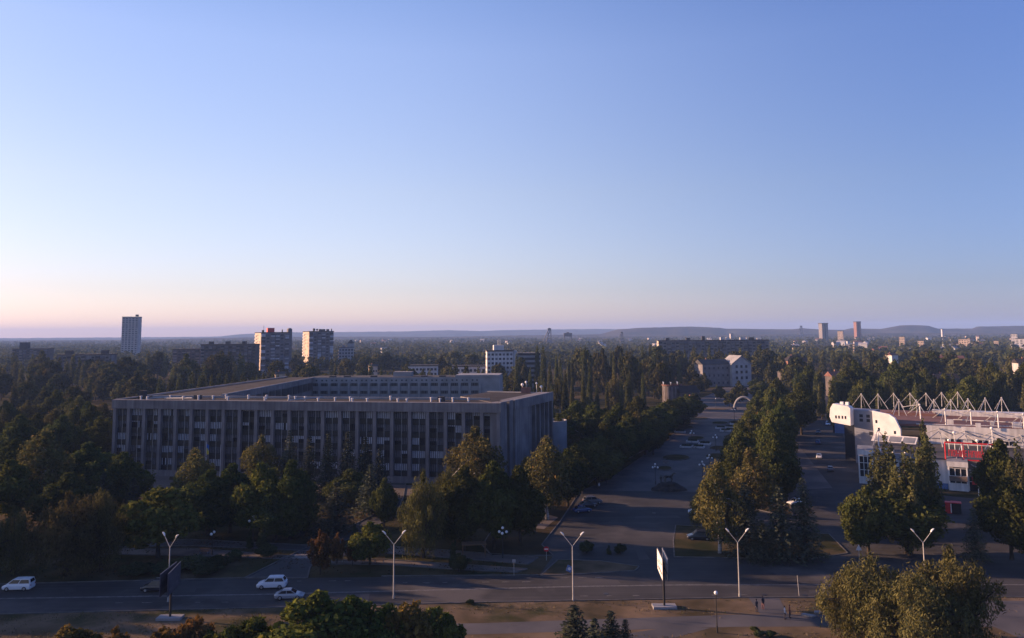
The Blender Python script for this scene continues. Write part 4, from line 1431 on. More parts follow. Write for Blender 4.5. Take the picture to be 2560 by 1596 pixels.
K = on_ground(650, 800)
t = block('apartment_tower', 'apartment tower with a dark red box on its roof', 'apartment tower', K, math.radians(30), 29, 29, 41.5, 12, 6, seed=3, side='panel_warm', side_bays=3)
MB().box(8, 15, 6, 12, 42.4, 46.8).build('roof_box', M['red'], t)
MB().box(29.2, 33.5, 6, 12, 0, 45).build('stair_tower', M['panel_grey'], t)
MB().loft([[(29.2 + 2.15 + 2.15 * math.cos(a), y, 45 + 1.6 * math.sin(a)) for a in [i * math.pi / 6 for i in range(7)]] for y in (6, 12)]).build('vaulted_cap', M['panel_grey'], t)
MB().box(29.2, 34, 13, 20, 0, 30).build('brick_annex', M['brick'], t)
roof_things(t, [(2, 4, 2, 2, 2.2, 'roof_box'), (22, 3, 1, 1, 2.6, 'chimney'), (4.5, 9, .3, .3, 7, 'aerial')], 41.5)
K = on_ground(771, 870)
t = block('apartment_tower', 'apartment tower with dishes and tanks on its flat roof', 'apartment tower', K, math.radians(29), 28, 28, 42.5, 12, 6, seed=5, side='panel_warm', side_bays=3)
for x, rr_ in ((7, 1.7), (10.5, 1.2)):
    MB().ball((x, 6, 45), rr_, 10, 5).tube((x, 6, 43), (x, 6, 45), .3, .3, 6).build('satellite_dish', M['dark_metal'], t)
roof_things(t, [(12.5, 4, 7, 3, 2.2, 'roof_tank'), (21, 4, 3, 2, 2.2, 'roof_box'), (26, 3, 1, 1, 2.6, 'chimney')], 42.5)
K = on_ground(301, 1310)
t = block('apartment_tower', 'tall slender white tower alone on the left skyline', 'apartment tower', K, math.radians(8), 26, 18, 71, 22, 5, m='plaster', side='white_wall', balcony=0, seed=8, side_bays=2)
roof_things(t, [(20, 4, 4, 4, 3.2, 'lift_housing')], 71.5)
K = on_ground(500, 760)
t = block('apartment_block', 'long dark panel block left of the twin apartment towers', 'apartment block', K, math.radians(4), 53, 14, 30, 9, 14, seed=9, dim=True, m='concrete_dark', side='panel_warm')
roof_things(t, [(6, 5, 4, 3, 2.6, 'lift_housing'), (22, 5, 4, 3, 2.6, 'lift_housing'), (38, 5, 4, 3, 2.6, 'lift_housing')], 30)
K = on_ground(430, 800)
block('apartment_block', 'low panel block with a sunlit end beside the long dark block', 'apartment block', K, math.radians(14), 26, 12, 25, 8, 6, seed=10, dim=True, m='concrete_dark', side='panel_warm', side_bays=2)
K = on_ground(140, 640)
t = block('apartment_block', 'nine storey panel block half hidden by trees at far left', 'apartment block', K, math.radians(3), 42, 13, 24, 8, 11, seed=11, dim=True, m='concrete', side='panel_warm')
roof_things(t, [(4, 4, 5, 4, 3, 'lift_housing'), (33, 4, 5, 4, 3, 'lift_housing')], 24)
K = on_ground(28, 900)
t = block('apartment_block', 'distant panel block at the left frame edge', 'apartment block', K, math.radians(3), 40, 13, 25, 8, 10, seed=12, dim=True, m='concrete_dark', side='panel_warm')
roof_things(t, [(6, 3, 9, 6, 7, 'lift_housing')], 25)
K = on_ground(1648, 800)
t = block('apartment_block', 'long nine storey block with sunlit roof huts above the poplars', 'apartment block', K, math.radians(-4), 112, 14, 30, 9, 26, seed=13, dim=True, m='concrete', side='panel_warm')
roof_things(t, [(8, 4, 4, 3, 2.4, 'lift_housing'), (29, 4, 4, 3, 2.4, 'lift_housing'), (45, 3, 3, 3, 4.0, 'lift_housing'), (93, 4, 5, 3, 2.4, 'lift_housing')], 30)
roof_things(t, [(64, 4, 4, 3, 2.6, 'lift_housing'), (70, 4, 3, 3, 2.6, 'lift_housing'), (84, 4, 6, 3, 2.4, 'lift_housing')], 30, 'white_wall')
# white office in the middle
K = on_ground(1218, 560)
t = block('white_office', 'white plastered office with a raised centre behind the poplars', 'office building', K, math.radians(6), 19, 14, 26.5, 8, 7, m='white_wall', side='white_panel', balcony=0, seed=14, side_bays=2)
MB().box(5, 12.5, 1, 9, 27.4, 31).build('raised_centre', M['white_wall'], t)
an = MB()
for x in (8, 9, 10):
    an.tube((x, 4, 31), (x, 4, 35), .08, .05, 5)
an.build('aerial', M['white_metal'], t)
MB().box(19.5, 22, 2, 9, 0, 27).build('stair_tower', M['white_wall'], t)
w2 = MB().box(22.5, 40, 4, 18, 0, 25).build('side_wing', M['concrete_light'], t)
for f in range(7):
    MB().box(23, 39.5, 3.9, 3.99, 3 + 3.4 * f, 4.7 + 3.4 * f).build('window_band', M['glass_dull'], w2)
K = on_ground(1130, 600)
t = block('white_low_building', 'low white building between poplars left of the white office', 'building', K, math.radians(2), 26, 12, 14, 3, 8, m='white_wall', side='white_panel', balcony=0, seed=15)
K = on_ground(1020, 640)
t = block('white_low_building', 'low pale building behind the far wing poplars', 'building', K, math.radians(2), 24, 12, 13, 3, 8, m='white_wall', side='white_panel', balcony=0, seed=16)
# small building with a corner turret
K = on_ground(846, 900)
t = block('turret_building', 'pale grey building with a pointed corner turret', 'building', K, math.radians(10), 17, 12, 24, 6, 5, m='plaster', side='plaster', balcony=0, seed=17)
MB().box(10, 17.4, -.4, 7, 24.9, 29).build('turret', M['plaster'], t)
MB().loft([[(9.6, -.8, 29), (17.8, -.8, 29), (17.8, 7.4, 29), (9.6, 7.4, 29)], [(13.6, 3.2, 33.5), (13.8, 3.2, 33.5), (13.8, 3.4, 33.5), (13.6, 3.4, 33.5)]]).build('turret_roof', M['roof_dark'], t)
MB().tube((13.7, 3.3, 33.4), (13.7, 3.3, 38), .12, .05, 5).build('spire', M['dark_metal'], t)
MB().box(4, 7, 2, 5, 24.9, 27.4).build('roof_box', M['plaster'], t)


def house(name, label, cat, K, ang, L_, W_, h, rise, wallm, roofm, hip=0.0, seed=0, group=None, windows=True, bays=6, floors=2):
    """House with a ridge along its length; hip > 0 slopes the ends."""
    r = random.Random(seed)
    t = thing(name, label, cat, (K[0], K[1], 0), ang, group)
    MB().box(0, L_, 0, W_, 0, h).build('wall', M[wallm], t)
    o, rz_ = .5, h + rise
    e = max(.02, hip) * L_ if hip else 0.0
    v = [(-o, -o, h + .02), (L_ + o, -o, h + .02), (L_ + o, W_ + o, h + .02), (-o, W_ + o, h + .02), (-o + e, W_ / 2, rz_), (L_ + o - e, W_ / 2, rz_)]
    MB().add(v, [(0, 1, 5, 4), (2, 3, 4, 5), (3, 0, 4), (1, 2, 5), (3, 2, 1, 0)]).build('roof', M[roofm], t)
    if windows:
        wm_ = MB().box(-.6, .6, -.07, -.01, 0, 1.5).mesh('window', M['glass_dull'])
        fh = h / floors
        for f in range(floors):
            for b in range(bays):
                link('window', wm_, t, (L_ * (b + .5) / bays, 0, fh * f + fh * .35))
        MB().box(L_ * .3, L_ * .3 + .9, W_ * .55, W_ * .55 + .9, h + rise * .4, rz_ + .9).build('chimney', M['brick'], t)
    return t


K = on_ground(1758, 560)
t = house('gabled_house', 'pale house with a broad gable at the head of the promenade', 'house', K, math.radians(16), 22, 12, 16, 3.5, 'panel_grey', 'roof_dark', seed=1, bays=6, floors=3)
g2 = MB()
g2.add([(22.3, -3, 0), (38, -3, 0), (38, 12, 0), (22.3, 12, 0), (22.3, -3, 16), (38, -3, 16), (38, 12, 16), (22.3, 12, 16), (30, -3, 21.5), (30, 12, 21.5)],
       [(0, 1, 5, 8, 4), (2, 3, 7, 9, 6), (1, 2, 6, 5), (3, 0, 4, 7)]).build('gable_block', M['plaster'], t)
g2 = MB()
for s in (0, 1):
    x0, z0, x1, z1 = ((21.4, 15.6, 30, 21.7) if s == 0 else (38.9, 15.6, 30, 21.7))
    g2.add([(x0, -3.8, z0), (x1, -3.8, z1), (x1, 12.5, z1), (x0, 12.5, z0), (x0, -3.8, z0 + .5), (x1, -3.8, z1 + .5), (x1, 12.5, z1 + .5), (x0, 12.5, z0 + .5)],
           [(0, 1, 2, 3), (7, 6, 5, 4), (0, 4, 5, 1), (2, 6, 7, 3), (0, 3, 7, 4)])
g2.build('gable_roof', M['concrete_light'], t)
wm_ = MB().box(-.9, .9, -3.09, -3.01, 0, 2.0).mesh('window', M['glass_dull'])
for x in (26, 30, 34):
    for z in (5, 9.2, 13.2):
        link('window', wm_, t, (x, 0, z))
K = on_ground(1972, 600)
t = house('brick_house', 'reddish brick house with a hipped roof beside the far avenue', 'house', K, math.radians(4), 20, 13, 16.5, 4.0, 'brick', 'roof_felt', hip=.28, seed=2, bays=6, floors=4)
MB().box(1.5, 4.0, -.5, -.01, 4, 15).build('bay_window', M['concrete_light'], t)
# round corner tower with a red crown
x, y = on_ground(1677, 425)
t = thing('corner_tower', 'round brown tower with a red crown rail above the clipped avenue', 'tower', (x, y, 0))
rg = lambda r_, z, n=20: [(r_ * math.cos(2 * math.pi * i / n), r_ * math.sin(2 * math.pi * i / n), z) for i in range(n)]
MB().loft([rg(4.4, 0), rg(4.4, 10.6)]).build('wall', M['concrete_dark'], t)
MB().loft([rg(4.6, 10.6), rg(4.8, 11.3), rg(4.5, 11.35), rg(4.4, 11.0)], caps=False).build('crown_rail', M['roof_red'], t)
for i in range(6):
    a = i * math.pi / 3 + .4
    MB().tube((4.3 * math.cos(a), 4.3 * math.sin(a), 11.3), (4.3 * math.cos(a), 4.3 * math.sin(a), 12.2), .10, .12, 5).ball((4.3 * math.cos(a), 4.3 * math.sin(a), 12.4), .36, 7, 4).build('globe_light', M['globe'], t)
for i in range(5):
    a = -math.pi / 2 + (i - 2) * .5
    MB().box(-.22, .22, -.05, .05, 1, 10).build('pilaster', M['panel_grey'], t).matrix_local = Matrix.Translation((4.42 * math.cos(a), 4.42 * math.sin(a), 0)) @ Matrix.Rotation(a + math.pi / 2, 4, 'Z')
K = on_ground(1702, 420)
house('annex_house', 'grey gabled annex touching the round brown tower', 'house', K, math.radians(20), 12, 9, 7, 3.5, 'concrete_dark', 'roof_felt', seed=3, bays=3)
K = on_ground(1722, 395)
t = house('entrance_pavilion', 'small pavilion with a pink roof and white porch near the round tower', 'pavilion', K, math.radians(8), 6, 5, 5, 1.8, 'plaster', 'roof_red', seed=4, bays=2, floors=1)
for px, D, w, d, h, rs, an_, wm__, rm__, lb in [
        (2084, 470, 14, 9, 12, 3, 6, 'concrete_dark', 'roof_red', 'red roofed house at the left of the market grove'),
        (2340, 620, 22, 12, 15, 4, -14, 'plaster', 'roof_red', 'house with a large reddish roof over the market treeline'),
        (2345, 480, 13, 9, 10, 2.6, -6, 'concrete_dark', 'roof_felt', 'house with a pale roof edge in the market grove'),
        (2232, 700, 8, 7, 17, 2, 24, 'white_panel', 'roof_red', 'white gabled house among dark trees right of the towers'),
        (2250, 470, 12, 9, 9, 2.4, 10, 'concrete_dark', 'roof_red', 'low red roof between the dark poplars'),
        (2550, 520, 16, 9, 17, 3, -10, 'plaster', 'roof_felt', 'grey roofed house at the right frame edge'),
        (1955, 520, 7, 5, 12, 1.2, 10, 'concrete_dark', 'roof_dark', 'small kiosk house by the far avenue'),
        (688, 520, 7, 5, 13.5, 1.5, 25, 'panel_warm', 'roof_dark', 'tiny sunlit hut roof between the twin towers'),
        (925, 620, 6, 5, 14, 1.5, 25, 'panel_warm', 'roof_dark', 'small sunlit yellow hut behind the office far wing')]:
    house('small_house', lb, 'house', on_ground(px, D), math.radians(an_), w, d, h, rs, wm__, rm__, seed=px, bays=3)

# ------------------------------------------------------------------ mine towers and the far valley
def headframe(px, D, top, label):
    x, y = on_ground(px, D)
    h = height_to(x, y, top)
    t = thing('mine_headframe', label, 'headframe', (x, y, 0))
    w = h * .10
    fr_ = MB()
    for sx in (-w, w):
        fr_.tube((sx, 0, 0), (sx * .8, 0, h), h * .022, h * .02, 5)
        fr_.tube((sx - h * .38, 0, 0), (sx * .5, 0, h * .93), h * .022, h * .02, 5)
    for k in range(6):
        z = h * (k + .5) / 6.5
        fr_.tube((-w, 0, z), (w, 0, z + h * .1), h * .012, h * .012, 4)
        fr_.tube((-w, 0, z), (w, 0, z), h * .012, h * .012, 4)
    fr_.build('lattice', M['dark_metal'], t)
    MB().tube((0, -h * .03, h * .95), (0, h * .03, h * .95), h * .07, h * .07, 12).build('winding_wheel', M['dark_metal'], t)
    MB().box(-w * 1.6, w * 1.6, -w, w, 0, h * .35).build('shaft_house', M['panel_grey'], t)


headframe(1374, 2300, 821, 'lattice mine headframe with a raking leg on the middle skyline')
headframe(1555, 2600, 830, 'thin mine headframe before the long dark ridge')
headframe(2004, 4200, 815, 'small mine headframe on the ridge left of the two concrete towers')
for px, D, top, w, m, lb in ((2060, 2500, 808, 16, 'panel_grey', 'grey concrete winding tower on the right skyline'), (2145, 3000, 804, 12, 'brick', 'brownish winding tower on the right skyline'),
                             (1829, 2700, 834, 7, 'plaster', 'small pale shaft tower before the long ridge'), (2357, 3000, 823, 4, 'white_wall', 'thin white chimney far right in the valley')):
    x, y = on_ground(px, D)
    h = height_to(x, y, top)
    W = w * D / F
    t = thing('winding_tower', lb, 'tower', (x, y, 0), .15)
    MB().box(-W / 2, W / 2, -W / 2, W / 2, 0, h * .96).build('wall', M[m], t)
    MB().box(-W * .55, W * .55, -W * .55, W * .55, h * .96, h).build('cap', M['roof_dark'], t)
    MB().box(-W * .08, W * .08, -W * .5 - .4, -W * .5 - .02, h * .1, h * .93).build('window_strip', M['glass_dull'], t)
x, y = on_ground(1420, 2300)
h = height_to(x, y, 833)
t = thing('ore_bunker', 'dark box on legs beside the lattice headframe', 'bunker', (x, y, 0))
MB().box(-12, 12, -6, 6, h * .72, h).box(-4, 4, -3, 3, h + .02, h * 1.06).build('hopper', M['concrete_dark'], t)
for sx in (-10, 10):
    for sy in (-4, 4):
        MB().box(sx - 1, sx + 1, sy - 1, sy + 1, 0, h * .72).build('leg', M['concrete_dark'], t)
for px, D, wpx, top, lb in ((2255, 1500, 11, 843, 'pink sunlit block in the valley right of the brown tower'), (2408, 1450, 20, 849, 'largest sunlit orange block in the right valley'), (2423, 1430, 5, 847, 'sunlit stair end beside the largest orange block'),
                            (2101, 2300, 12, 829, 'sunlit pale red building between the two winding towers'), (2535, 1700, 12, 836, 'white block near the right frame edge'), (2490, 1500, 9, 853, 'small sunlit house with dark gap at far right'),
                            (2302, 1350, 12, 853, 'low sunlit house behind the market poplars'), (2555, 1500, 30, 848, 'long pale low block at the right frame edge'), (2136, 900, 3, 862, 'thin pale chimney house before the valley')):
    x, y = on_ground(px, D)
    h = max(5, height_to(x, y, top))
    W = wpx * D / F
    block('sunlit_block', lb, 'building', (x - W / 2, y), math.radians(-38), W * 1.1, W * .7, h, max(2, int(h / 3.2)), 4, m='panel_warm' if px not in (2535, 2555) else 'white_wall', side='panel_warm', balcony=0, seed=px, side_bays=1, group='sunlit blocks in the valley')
hr = random.Random(77)
HX = sorted([hr.uniform(1700, 2580) for _ in range(66)] + [hr.uniform(880, 1700) for _ in range(24)])
for i, px in enumerate(HX):
    D = hr.uniform(1000, 3600)
    x, y = on_ground(px, D)
    w, d, hh = hr.uniform(9, 20), hr.uniform(8, 12), hr.uniform(8, 13)
    house('valley_house', 'tiny pale house among trees in the hazy valley, %s from the left' % nth(i + 1), 'house', (x, y), hr.uniform(-.7, .7), w, d, hh, hr.uniform(2, 4), hr.choice(['white_wall', 'white_panel', 'plaster', 'panel_warm']),
          hr.choice(['concrete_light', 'roof_felt', 'plaster', 'roof_red']), windows=False, group='tiny houses in the hazy valley')

# wooded valley floor: countless small crowns, one mass
rv = np.random.default_rng(5)
n = 14000
dd = 860 + (4600 - 860) * rv.random(n) ** 1.5
lat = rv.uniform(-.78, .78, n) * dd
cl = np.sin(lat * .006 + dd * .004) + np.sin(lat * .011 - dd * .007 + 2)
keep = cl + rv.normal(size=n) * .9 > -.7
dd, lat = dd[keep], lat[keep]
n = len(dd)
hh = rv.uniform(6, 15, n)
q = 13
cen = np.repeat(np.stack([lat, dd, hh * .6], 1), q, 0)
d_ = rv.normal(size=(n * q, 3)); d_ /= np.linalg.norm(d_, axis=1)[:, None]
cen = cen + d_ * np.repeat(np.stack([hh * .42, hh * .42, hh * .42], 1), q, 0)
me = leaf_mesh('forest', cen, d_, np.repeat(hh, q) * .26, np.clip(np.repeat(rv.uniform(.1, .8, n), q) + rv.normal(size=n * q) * .1, 0, .86), L['far'], 9, .6, 0, .7)
tag(link('forest', me), 'hazy wooded valley floor behind the town', 'woodland', kind='stuff')


# ridges and spoil heaps on the skyline
def ridge(crest, D, w, label, seed):
    r = random.Random(seed)
    pts = []
    for (a, b) in zip(crest, crest[1:]):
        n = max(2, int((b[0] - a[0]) / 12))
        for k in range(n):
            t = k / n
            pts.append((a[0] + (b[0] - a[0]) * t, a[1] + (b[1] - a[1]) * t + r.uniform(-.35, .35)))
    rows = []
    for px, py in pts:
        x, _, z = at(px, py, D)
        z = max(3.0, z)
        sx = x / D
        row_ = [(sx * (D - w), D - w, 0), (sx * (D - w * .55), D - w * .55, z * .42 * r.uniform(.75, 1.2)), (sx * (D - w * .2), D - w * .2, z * .86 * r.uniform(.93, 1.05)), (x, D, z), (sx * (D + w * .4), D + w * .4, z * .9), (sx * (D + w * 1.4), D + w * 1.4, 0)]
        rows.append(row_)
    mb = MB()
    nn = 6
    mb.v = [p for r_ in rows for p in r_]
    for i in range(len(rows) - 1):
        for j in range(nn - 1):
            mb.f.append((i * nn + j, (i + 1) * nn + j, (i + 1) * nn + j + 1, i * nn + j + 1)); mb.m.append(0)
    structure(mb.build('hill', M['hill_earth'], None, True), label)


ridge([(-150, 847), (0, 846), (300, 844), (545, 842), (600, 836), (680, 832), (800, 831), (1000, 829), (1120, 826), (1200, 828), (1300, 825), (1500, 823), (1700, 825), (2000, 826), (2300, 824), (2760, 822)], 9000, 900, 'faint long ridge on the skyline', 1)
ridge([(-150, 853), (300, 850), (560, 845), (700, 843), (900, 842), (1100, 843), (1300, 839), (1500, 836), (1545, 824), (1600, 820), (1724, 817), (1800, 820), (1815, 822), (1980, 824), (2005, 821), (2060, 825), (2110, 825), (2128, 821), (2200, 823), (2225, 819), (2250, 814), (2290, 813), (2322, 815), (2345, 822), (2430, 822), (2442, 817), (2560, 815), (2760, 816)], 5200, 500, 'dark spoil heap ridge with a flat top', 2)
ridge([(1000, 850), (1300, 847), (1500, 842), (1800, 838), (2050, 835), (2300, 833), (2560, 834), (2760, 834)], 4300, 380, 'low wooded slope below the spoil heaps', 3)

# ------------------------------------------------------------------ air
hz = MB().box(-8950, 8950, -230, 13400, -1.2, 160).build('haze', bpy.data.materials.new('haze'))
tag(hz, 'thin blue evening haze over the valley', 'haze', kind='stuff')
hm_ = hz.data.materials[0]
hm_.use_nodes = True
hn = hm_.node_tree
hn.nodes.remove(hn.nodes['Principled BSDF'])
pv = hn.nodes.new('ShaderNodeVolumePrincipled')
pv.inputs['Color'].default_value = (.34, .54, 1.0, 1)
pv.inputs['Density'].default_value = 0.00009
pv.inputs['Anisotropy'].default_value = 0.0
hn.links.new(pv.outputs[0], hn.nodes['Material Output'].inputs['Volume'])

# ------------------------------------------------------------------ vehicles
PAINT = {'white': mat('car_white', (.62, .64, .68), None, rough=.25, spec=.6), 'silver': mat('car_silver', (.34, .36, .40), None, rough=.25, spec=.6, metal=.3),
         'dark': mat('car_dark', (.018, .019, .028), None, rough=.2, spec=.6), 'grey': mat('car_grey', (.10, .105, .12), None, rough=.25, spec=.6),
         'blue': mat('car_blue', (.03, .06, .16), None, rough=.25, spec=.6), 'red': mat('car_red', (.40, .03, .02), None, rough=.3, spec=.5)}
CARS = {}
#            length width sections (x from nose, belt height) and cabin (x0 base, x0 top, x1 top, x1 base, roof z)
SHAPE = {'sedan': (4.35, 1.70, .62, .90, .84, (1.15, 1.95, 3.15, 3.95), 1.43),
         'suv': (4.55, 1.82, .78, 1.08, 1.06, (1.05, 1.75, 4.0, 4.45), 1.74),
         'van': (4.40, 1.76, .78, 1.08, 1.08, (.75, 1.65, 4.2, 4.38), 1.80),
         'pickup': (5.1, 1.82, .82, 1.10, 1.02, (1.1, 1.75, 2.7, 3.0), 1.75)}


def car_proto(kind, paint):
    Lc, W, zb0, belt, tail, (c0, c1, c2, c3), zr = SHAPE[kind]
    root = bpy.data.objects.new('car', None)
    COL.objects.link(root)
    hw = W / 2

    def ring(x, zl, zt, w, cx=0):
        return [(x, -w * .92, zl), (x, -w, zl + .14), (x, -w, (zl + zt) / 2 + .1), (x, -w * .93, zt - .03), (x, -w * .8, zt), (x, w * .8, zt), (x, w * .93, zt - .03), (x, w, (zl + zt) / 2 + .1), (x, w, zl + .14), (x, w * .92, zl)]
    h0 = -Lc / 2
    b = MB()
    b.loft([ring(h0, .36, zb0 * .85, hw * .80), ring(h0 + .12, .26, zb0, hw * .93), ring(h0 + .7, .24, zb0 + (belt - zb0) * .7, hw), ring(h0 + c0, .22, belt, hw), ring(h0 + 2.4, .22, belt + .03, hw), ring(h0 + c3 - .1, .22, belt + .02, hw),
            ring(h0 + Lc - .15, .26, tail, hw * .95), ring(h0 + Lc, .38, tail * .92, hw * .84)])
    rf = hw * .74
    zb = belt
    # roof and pillars
    v = []
    for x, z, w in ((h0 + c0, zb, hw * .88), (h0 + c1, zr - .03, rf), (h0 + (c1 + c2) / 2, zr, rf), (h0 + c2, zr - .05, rf), (h0 + c3, zb, hw * .88)):
        v.append([(x, -w, z), (x, w, z)])
    vs = [p for q in v for p in q]
    b.add(vs, [(2 * i, 2 * i + 1, 2 * i + 3, 2 * i + 2) for i in range(1, 3)])
    b.add([vs[0], vs[2], vs[4], vs[6], vs[8]], [(0, 1, 2, 3, 4)])
    b.add([vs[1], vs[3], vs[5], vs[7], vs[9]], [(4, 3, 2, 1, 0)])
    b.add([vs[0], vs[1], vs[3], vs[2]], [(0, 1, 2, 3)])
    b.add([vs[6], vs[7], vs[9], vs[8]], [(0, 1, 2, 3)])
    b.build('body', PAINT[paint], root)
    e = .012

    def pane(name, pts):
        MB().add(pts, [tuple(range(len(pts)))]).build(name, M['glass'], root)
    lerp = lambda a, b_, t: tuple(a[i] + (b_[i] - a[i]) * t for i in range(3))
    for sgn, i0 in ((-1, 0), (1, 1)):
        A, Bp, C, D_ = vs[0 + i0], vs[2 + i0], vs[6 + i0], vs[8 + i0]
        off = (0, sgn * e, 0)
        ad = lambda p: (p[0], p[1] + off[1] * 2, p[2])
        zlo, zhi = .08, .88
        P = lambda u, t: ad(lerp(lerp(A, D_, u), lerp(Bp, C, u), t))
        pane('side_window', [P(.05, zlo), P(.47, zlo), P(.47, zhi), P(.05, zhi)])
        pane('side_window', [P(.51, zlo), P(.95, zlo), P(.95, zhi), P(.51, zhi)])
    sh = lambda p, d, u: (p[0] + d[0], p[1], p[2] + d[1])
    pane('windscreen', [sh(lerp(lerp(vs[0], vs[1], q), lerp(vs[2], vs[3], q), t), (-.02, .012), 0) for q, t in ((.08, .06), (.92, .06), (.90, .92), (.10, .92))])
    pane('rear_window', [sh(lerp(lerp(vs[8], vs[9], q), lerp(vs[6], vs[7], q), t), (.02, .012), 0) for q, t in ((.10, .2), (.90, .2), (.88, .9), (.12, .9))])
    for x in (h0 + .85, h0 + Lc - .9):
        for sgn in (-1, 1):
            y = sgn * (hw - .08)
            w_ = MB().tube((x, y - .11, .33), (x, y + .11, .33), .33, .33, 14).build('wheel', M['tyre'], root)
            MB().tube((x, y + sgn * .112, .33), (x, y + sgn * .125, .33), .2, .17, 10).build('rim', M['rim'], w_)
    for sgn in (-1, 1):
        MB().box(h0 + .02, h0 + .16, sgn * hw * .62 - .16, sgn * hw * .62 + .16, zb0 * .72, zb0 * .92).build('headlight', M['head_lamp'], root)
        MB().box(h0 + Lc - .10, h0 + Lc + .01, sgn * hw * .70 - .10, sgn * hw * .70 + .10, tail * .66, tail * .88).build('tail_light', M['tail_lamp'], root)
    MB().box(h0 - .03, h0 + .1, -hw * .7, hw * .7, .34, .5).build('bumper', M['dark_metal'], root)
    if kind == 'suv':
        r_ = MB()
        for sgn in (-1, 1):
            r_.tube((h0 + 1.9, sgn * rf * .9, zr + .05), (h0 + 3.9, sgn * rf * .9, zr + .04), .025, .025, 5)
        r_.build('roof_rail', M['rim'], root)
    return root


def car(kind, paint, x, y, rz, label, group='cars in the street and on the plaza'):
    key = (kind, paint)
    if key not in CARS:
        CARS[key] = o = car_proto(kind, paint)
    else:
        o = copy_tree(CARS[key])
    o.location = (x, y, .036)
    o.rotation_euler = (0, 0, rz)
    o.name = 'pickup_truck' if kind == 'pickup' else 'van' if kind == 'van' else 'car'
    tag(o, label, 'pickup' if kind == 'pickup' else 'van' if kind == 'van' else 'car', group)
    return o


# the nose of every prototype points to -x
x, y = gr(46, 1475); car('van', 'white', x, y, math.radians(3), 'small white van driving at the left edge of the main road')
x, y = gr(680, 1470); car('suv', 'white', x, y, math.radians(4), 'white off-road car on the main road by the lane mouth')
x, y = gr(724, 1497); car('sedan', 'silver', x, y, math.radians(184), 'silver saloon half hidden by the bottom maple')
x, y = gr(392, 1478); car('suv', 'dark', x, y, math.radians(2), 'black car passing behind the left billboard')
x, y = gr(1470, 1268); car('sedan', 'dark', x, y, math.radians(198), 'middle one of three cars parked under the plaza corner trees')
x, y = gr(1481, 1260); car('suv', 'grey', x, y, math.radians(196), 'grey car parked farthest back under the plaza corner trees')
x, y = gr(1455, 1281); car('sedan', 'blue', x, y, math.radians(200), 'dark blue car parked nearest under the plaza corner trees')
x, y = gr(1748, 1350); car('suv', 'dark', x, y, math.radians(-6), 'dark off-road car parked at the green block with spruces')
x, y = gr(1750, 1287); car('pickup', 'white', x, y, math.radians(-12), 'white pickup half hidden by the small birch')
a_ = math.atan2(.93, .37)
for px, py, kd, pt, rz, lb in [(2048, 1146, 'sedan', 'white', a_ + math.pi, 'white car coming down the side street'), (2076, 1178, 'sedan', 'grey', a_ + math.pi, 'dark grey car nearest in the side street'), (2070, 1064, 'suv', 'white', a_, 'white car parked by the billboard in the side street'),
                               (2046, 1084, 'sedan', 'dark', a_, 'black car waiting behind the white one in the side street'), (2045, 1110, 'sedan', 'blue', a_ + math.pi, 'dark blue car in the middle of the side street'), (1916, 958, 'sedan', 'white', a_, 'white car at the far end of the promenade'),
                               (1893, 946, 'van', 'blue', a_, 'blue van at the far end of the promenade'), (1990, 1262, 'sedan', 'white', .4, 'white car glimpsed between the two reddish spruces'), (2240, 1345, 'sedan', 'red', .2, 'reddish car under the dark trees before the market')]:
    x, y = gr(px, py)
    car(kd, pt, x, y, rz, lb)

# ------------------------------------------------------------------ street lamps
def street_lamp_proto():
    t = thing('street_lamp', None, 'street lamp')
    MB().tube((0, 0, 0), (0, 0, .5), .15, .13, 10).tube((0, 0, .5), (0, 0, 7.9), .11, .07, 10).build('pole', M['pole'], t)
    MB().tube((0, 0, 7.9), (-1.35, 0, 9.55), .05, .045, 7).build('arm', M['pole'], t)
    MB().tube((0, 0, 7.9), (1.35, 0, 9.55), .05, .045, 7).build('arm', M['pole'], t)
    for s in (-1, 1):
        MB().loft([[(s * 1.3 + .10 * math.cos(a), .10 * math.sin(a), 9.5) for a in [i * math.pi / 4 for i in range(8)]], [(s * 1.5 + .17 * math.cos(a), .17 * math.sin(a), 9.8) for a in [i * math.pi / 4 for i in range(8)]],
                  [(s * 1.72 + .12 * math.cos(a), .12 * math.sin(a), 9.98) for a in [i * math.pi / 4 for i in range(8)]]]).build('lamp_head', M['lamp_head'], t)
    return t


lp = street_lamp_proto()
for i, (px, py, rz, lb) in enumerate([(420, 1505, -.5, 'twin armed street lamp rising behind the left billboard'), (984, 1497, .1, 'twin armed street lamp above the bottom maples'), (1433, 1503, 0, 'twin armed street lamp before the traffic island'),
                                      (1849, 1492, 0, 'twin armed street lamp beside the verge steps, tallest in view'), (2316, 1494, 0, 'twin armed street lamp behind the yellow willows')]):
    o = lp if i == 0 else copy_tree(lp)
    x, y = gr(px, py)
    o.location = (x, y, .02)
    o.rotation_euler = (0, 0, rz)
    tag(o, lb, 'street lamp', 'street lamps along the main road')


def globe_lamp_proto(n, h):
    t = thing('globe_lamp', None, 'globe lamp')
    MB().tube((0, 0, 0), (0, 0, .9), .13, .11, 8).tube((0, 0, .9), (0, 0, h), .07, .05, 8).build('pole', M['dark_metal'], t)
    arms = MB()
    pos = []
    for k in range(n):
        a = 2 * math.pi * k / n + .3
        p = (.75 * math.cos(a), .75 * math.sin(a), h - .55)
        arms.tube((0, 0, h - .9), p, .03, .03, 5)
        pos.append(p)
    if n:
        arms.build('arm', M['dark_metal'], t)
    if n != 2:
        pos.append((0, 0, h + .22))
    gm = MB().ball((0, 0, 0), .25, 12, 8).mesh('globe', M['globe'], True)
    for p in pos:
        link('globe', gm, t, p)
    return t


